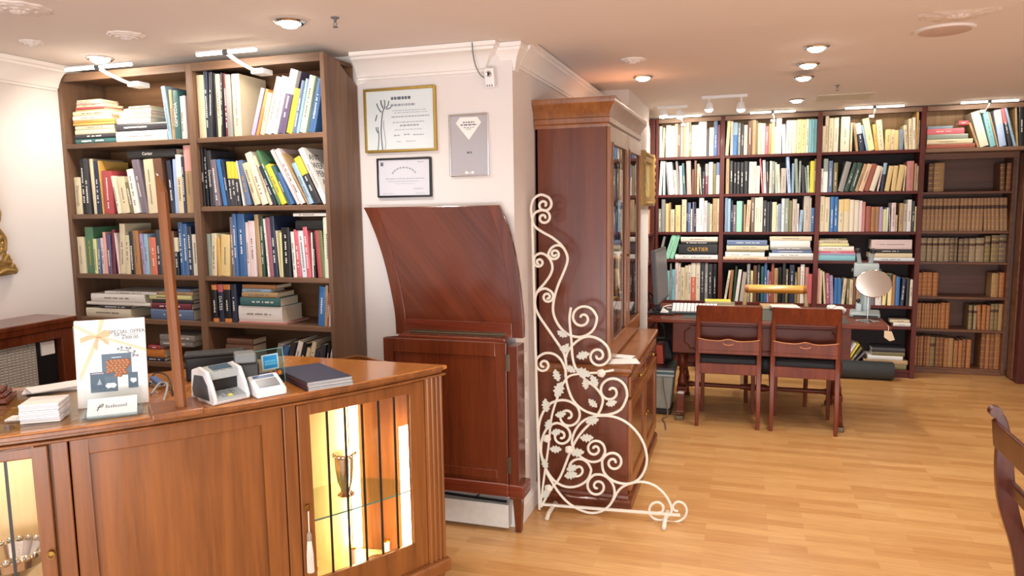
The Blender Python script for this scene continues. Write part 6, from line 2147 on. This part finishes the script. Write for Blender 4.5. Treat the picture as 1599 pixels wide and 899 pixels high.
# white crumpled papers at the desk end
for i, (x, y, lab) in enumerate(((1300, 487, 'white folded paper behind the chair by the microscope'), (1312, 491, 'white crumpled tissue on the desk before the microscope'))):
    q = pt(x, y, 'Z', ZD)
    m = MB().ball((q.x, q.y + .05, ZD + .024), .03 + .006 * i, 10, (1.3, .9, .75))
    for v in m.bm.verts:
        v.co += Vector((rr.uniform(-.006, .006), rr.uniform(-.006, .006), rr.uniform(-.003, .006)))
    o = m.build('crumpled_paper', PAPER)
    tag(o, lab, 'paper')

# microscope
t = thing('microscope', 'grey stereo microscope with two raised eyepieces on the desk', 'microscope', (.845, 5.76, ZD), R_(-8))
MSC = mat('microscope_enamel', '9fadaf', .35, 0, .05, 20, 0, .5, .3)
MB().box(-.10, .10, -.10, .12, 0, .035).build('base', MSC, t, True, bevel=.012, seg=3)
MB().box(-.075, .085, -.102, -.04, .008, .02).build('base_trim', BLACKP, t, True, bevel=.003)
MB().tube([(0, .07, .03), (0, .07, .26)], .038, 16).build('column', MSC, t, True, smooth=True)
MB().box(-.06, -.02, .0, .06, .03, .09).build('lamp_housing', MSC, t, True, bevel=.006)
MB().ball((-.045, .02, .11), .016, 10).build('focus_knob', BLACKP, t, True, smooth=True)
MB().prism([(-.07, .29), (.09, .29), (.09, .345), (.06, .385), (-.05, .385)], 'X', -.082, .082).build('head', MSC, t, True, bevel=.01, seg=3)
for s in (-1, 1):
    e = MB().tube([(s * .035 - .01, -.005, .38), (s * .046 - .012, -.03, .455), (s * .048 - .012, -.035, .47)], [.016, .015, .018], 14).build('eyepiece', MSC, t, True, smooth=True)
    MB().tube([(s * .048 - .012, -.035, .465), (s * .051 - .012, -.042, .49)], [.021, .017], 14).build('eyecup', BLACKP, e, True, smooth=True)
    MB().ball((s * .09, .04, .33), .014, 10, (.6, 1, 1)).build('focus_knob', GREYP, t, True, smooth=True)
MB().tube([(0, .0, .30), (0, .0, .20)], [.032, .026], 16).build('objective', BLACKP, t, True, smooth=True)
# vanity mirror on a stem
q = pt(1353, 500, 'Z', ZD)
t = thing('table_mirror', 'round chrome table mirror on a thin stem in front of the microscope', 'mirror', (q.x, q.y - .03, ZD))
MB().lathe([(0, 0), (.075, 0), (.075, .003), (.03, .01), (.006, .014), (0, .014)], seg=32).build('base', CHROME, t, True, smooth=True)
MB().tube([(0, 0, .012), (.0, .0, .20)], .0045, 10).build('stem', CHROME, t, True, smooth=True)
MM = Matrix.Translation((.028, -.01, .262)) @ Matrix.Rotation(R_(-10), 4, 'Z') @ Matrix.Rotation(R_(64), 4, 'X') @ Matrix.Diagonal((1.05, .95, 1, 1))
m = MB().lathe([(.099, -.006), (.106, -.004), (.108, .002), (.104, .006), (.099, .006)], seg=40, M=MM)
m.loft([[MM @ Vector((.099 * math.cos(2 * PI * k / 40), .099 * math.sin(2 * PI * k / 40), -.006)) for k in range(40)], [MM @ Vector((.001 * math.cos(2 * PI * k / 40), .001 * math.sin(2 * PI * k / 40), -.010)) for k in range(40)]], True, False)
m.build('rim', CHROME, t, True, smooth=True)
MB().lathe([(0, .003), (.0995, .003), (.0995, .0035), (0, .0035)], seg=40, M=MM).build('mirror_glass', MIRROR, t, True)
P = smooth_path([(0, 0, .19), (-.05, .02, .2), (-.075, .02, .235), (-.076, .0, .262)], 6)
MB().tube(P, .005, 8).build('yoke', CHROME, t, True, smooth=True)
# price tag hanging from the desk tip
q = pt(1389, 524, 'Y', 5.29)
t = thing('paper_tag', 'beige paper tag hanging from the tip of the desk', 'tag', (.93, 5.293, .738))
MB().prism([(-.03, 0), (.015, -.005), (.035, -.06), (.005, -.07), (-.03, -.045)], 'Y', 0, .002).build('tag', mat('tag_card', 'cbb79a', .6), t, True)
MB().tube([(-.005, .001, 0), (-.005, .004, .0245), (-.005, .03, .0265)], .0015, 5).build('string', PAPER, t, True)

# long charcoal roll along the foot of the far bookcase
M = Matrix.Translation((-.42, 7.095, .082)) @ Matrix.Rotation(PI / 2, 4, 'Y')
o = MB().lathe([(0, 0), (.07, 0), (.08, .012), (.08, 1.70), (.07, 1.715), (0, 1.715)], seg=28, M=M).build('rolled_mat', mat('charcoal_mat', '33383a', .6, 0, .1, 40), smooth=True)
tag(o, 'long charcoal-grey roll lying along the foot of the far bookcase', 'roll')
# bin and bag under the desk's cabinet end
q = pt(1035, 602, 'Z', 0)
t = thing('storage_crate', 'grey translucent crate standing on the floor between glazed cabinet and desk', 'crate', (-.60, 5.62, 0))
MB().loft([[(-.12, -.13, .0), (.10, -.13, .0), (.10, .13, 0), (-.12, .13, 0)], [(-.12, -.13, .04), (.10, -.13, .04), (.10, .13, .04), (-.12, .13, .04)]]).build('base', BLACKP, t, True, bevel=.01)
MB().loft([[(-.115, -.125, .04), (.09, -.125, .04), (.09, .125, .04), (-.115, .125, .04)], [(-.12, -.14, .30), (.115, -.14, .30), (.115, .14, .30), (-.12, .14, .30)]]).build('liner', mat('crate_liner', '8d918a', .5, 0, .25, 12), t, True, bevel=.012)
for k in range(4):
    MB().box(-.125, .12, -.145 + .0003 * k, .145, .30 + k * .016, .314 + k * .016).build('folded_sheet', (LGREYP, bmat('te'), LGREYP, bmat('dk'))[k], t, True)
t = thing('red_folder', 'red folder standing on the grey crate beside the desk', 'folder', (-.60, 5.66, .3645))
MB().box(-.02, .03, -.06, .1, 0, .15, Matrix.Rotation(R_(-4), 4, 'Y')).build('cover', bmat('rd'), t, True, bevel=.003)
MB().box(-.016, .026, -.062, .09, .004, .146, Matrix.Rotation(R_(-4), 4, 'Y')).build('papers', mat('folder_orange', 'c8502e', .5), t, True)
t = thing('black_bag', 'black bag with a looped handle behind the red folder', 'bag', (-.64, 5.88, 0))
MB().loft([[(-.14, -.06, 0), (.12, -.06, 0), (.12, .08, 0), (-.14, .08, 0)], [(-.14, -.06, .4), (.12, -.06, .4), (.12, .08, .4), (-.14, .08, .4)], [(-.09, -.03, .52), (.08, -.03, .52), (.08, .05, .52), (-.09, .05, .52)]]).build('body', BLACKL, t, True, bevel=.02, seg=3)
MB().tube(smooth_path([(-.07, -.035, .5), (-.05, -.06, .62), (.0, -.06, .66), (.05, -.06, .62), (.07, -.035, .5)], 5), .01, 8).build('handle', BLACKP, t, True, smooth=True)
o = MB().tube(smooth_path([(-.56, 5.472, .30), (-.55, 5.462, .2), (-.53, 5.45, .1), (-.52, 5.42, .02), (-.55, 5.36, .006), (-.52, 5.25, .006), (-.50, 5.1, .006)], 6), .005, 6).build('cable', mat('brown_cable', '7d6552', .6), smooth=True)
tag(o, 'thin brown cable trailing from the crate to the floor by the cabinet', 'cable')

# chair cut by the picture edge
t = thing('sabre_chair', 'mahogany chair with a scrolled sabre back cut by the picture edge', 'chair', (.80, 2.58, 0))
for s, y in ((1, .23), (-1, -.23)):
    P = [pt(*q_, 'Y', 2.81) for q_ in ((1551, 642), (1561, 652), (1567, 690), (1568, 740), (1574, 790), (1590, 850), (1595, 900))]
    P = [(p_.x - .80, y, p_.z) for p_ in P] + [(.14, y, .22), (.09, y, .1), (.035, y, 0)]
    S = smooth_path(P, 4)
    rings = []
    n_ = len(S)
    for i, p_ in enumerate(S):
        f = i / (n_ - 1)
        wv = .010 + .019 * math.sin(PI * min(1, f * 1.25)) ** 1.2 if f < .8 else .018
        a_ = S[min(i + 1, n_ - 1)] - S[max(i - 1, 0)]
        nn = Vector((a_.z, 0, -a_.x)).normalized()
        rings.append([p_ + nn * wv + Vector((0, -.014, 0)), p_ + nn * wv + Vector((0, .014, 0)), p_ - nn * wv + Vector((0, .014, 0)), p_ - nn * wv + Vector((0, -.014, 0))])
    MB().loft(rings).build('back_leg', CHAIR_D, t, True, bevel=.004)
    MB().tube([(P[0][0] + .006, y - .017, P[0][2]), (P[0][0] + .006, y + .017, P[0][2])], .02, 14).build('scroll', CHAIR_D, t, True, smooth=True)
    MB().box(.14, .52, y - .016, y + .016, .40, .46).build('seat_rail', CHAIR_D, t, True, bevel=.004)
    MB().tube([(.50, y, .42), (.52, y, .2), (.56, y, 0)], [.02, .016, .014], 10).build('front_leg', CHAIR_D, t, True, smooth=True)
zt = P[1][2]
MB().loft([[(.03 - .0, y, zt - .1), (.045, y, zt - .1), (.035, y, zt - .005), (.02, y, zt - .005)] for y in (-.23, -.12, 0, .12, .23)]).build('crest_rail', CHAIR_D, t, True, bevel=.004)
MB().box(.075, .095, -.23, .23, .60, .645).build('middle_rail', CHAIR_D, t, True, bevel=.004)
MB().box(.14, .52, -.215, .215, .44, .49).build('seat', mat('striped_seat', '7a6a58', .7, 0, .3, 40), t, True, bevel=.015, seg=3)
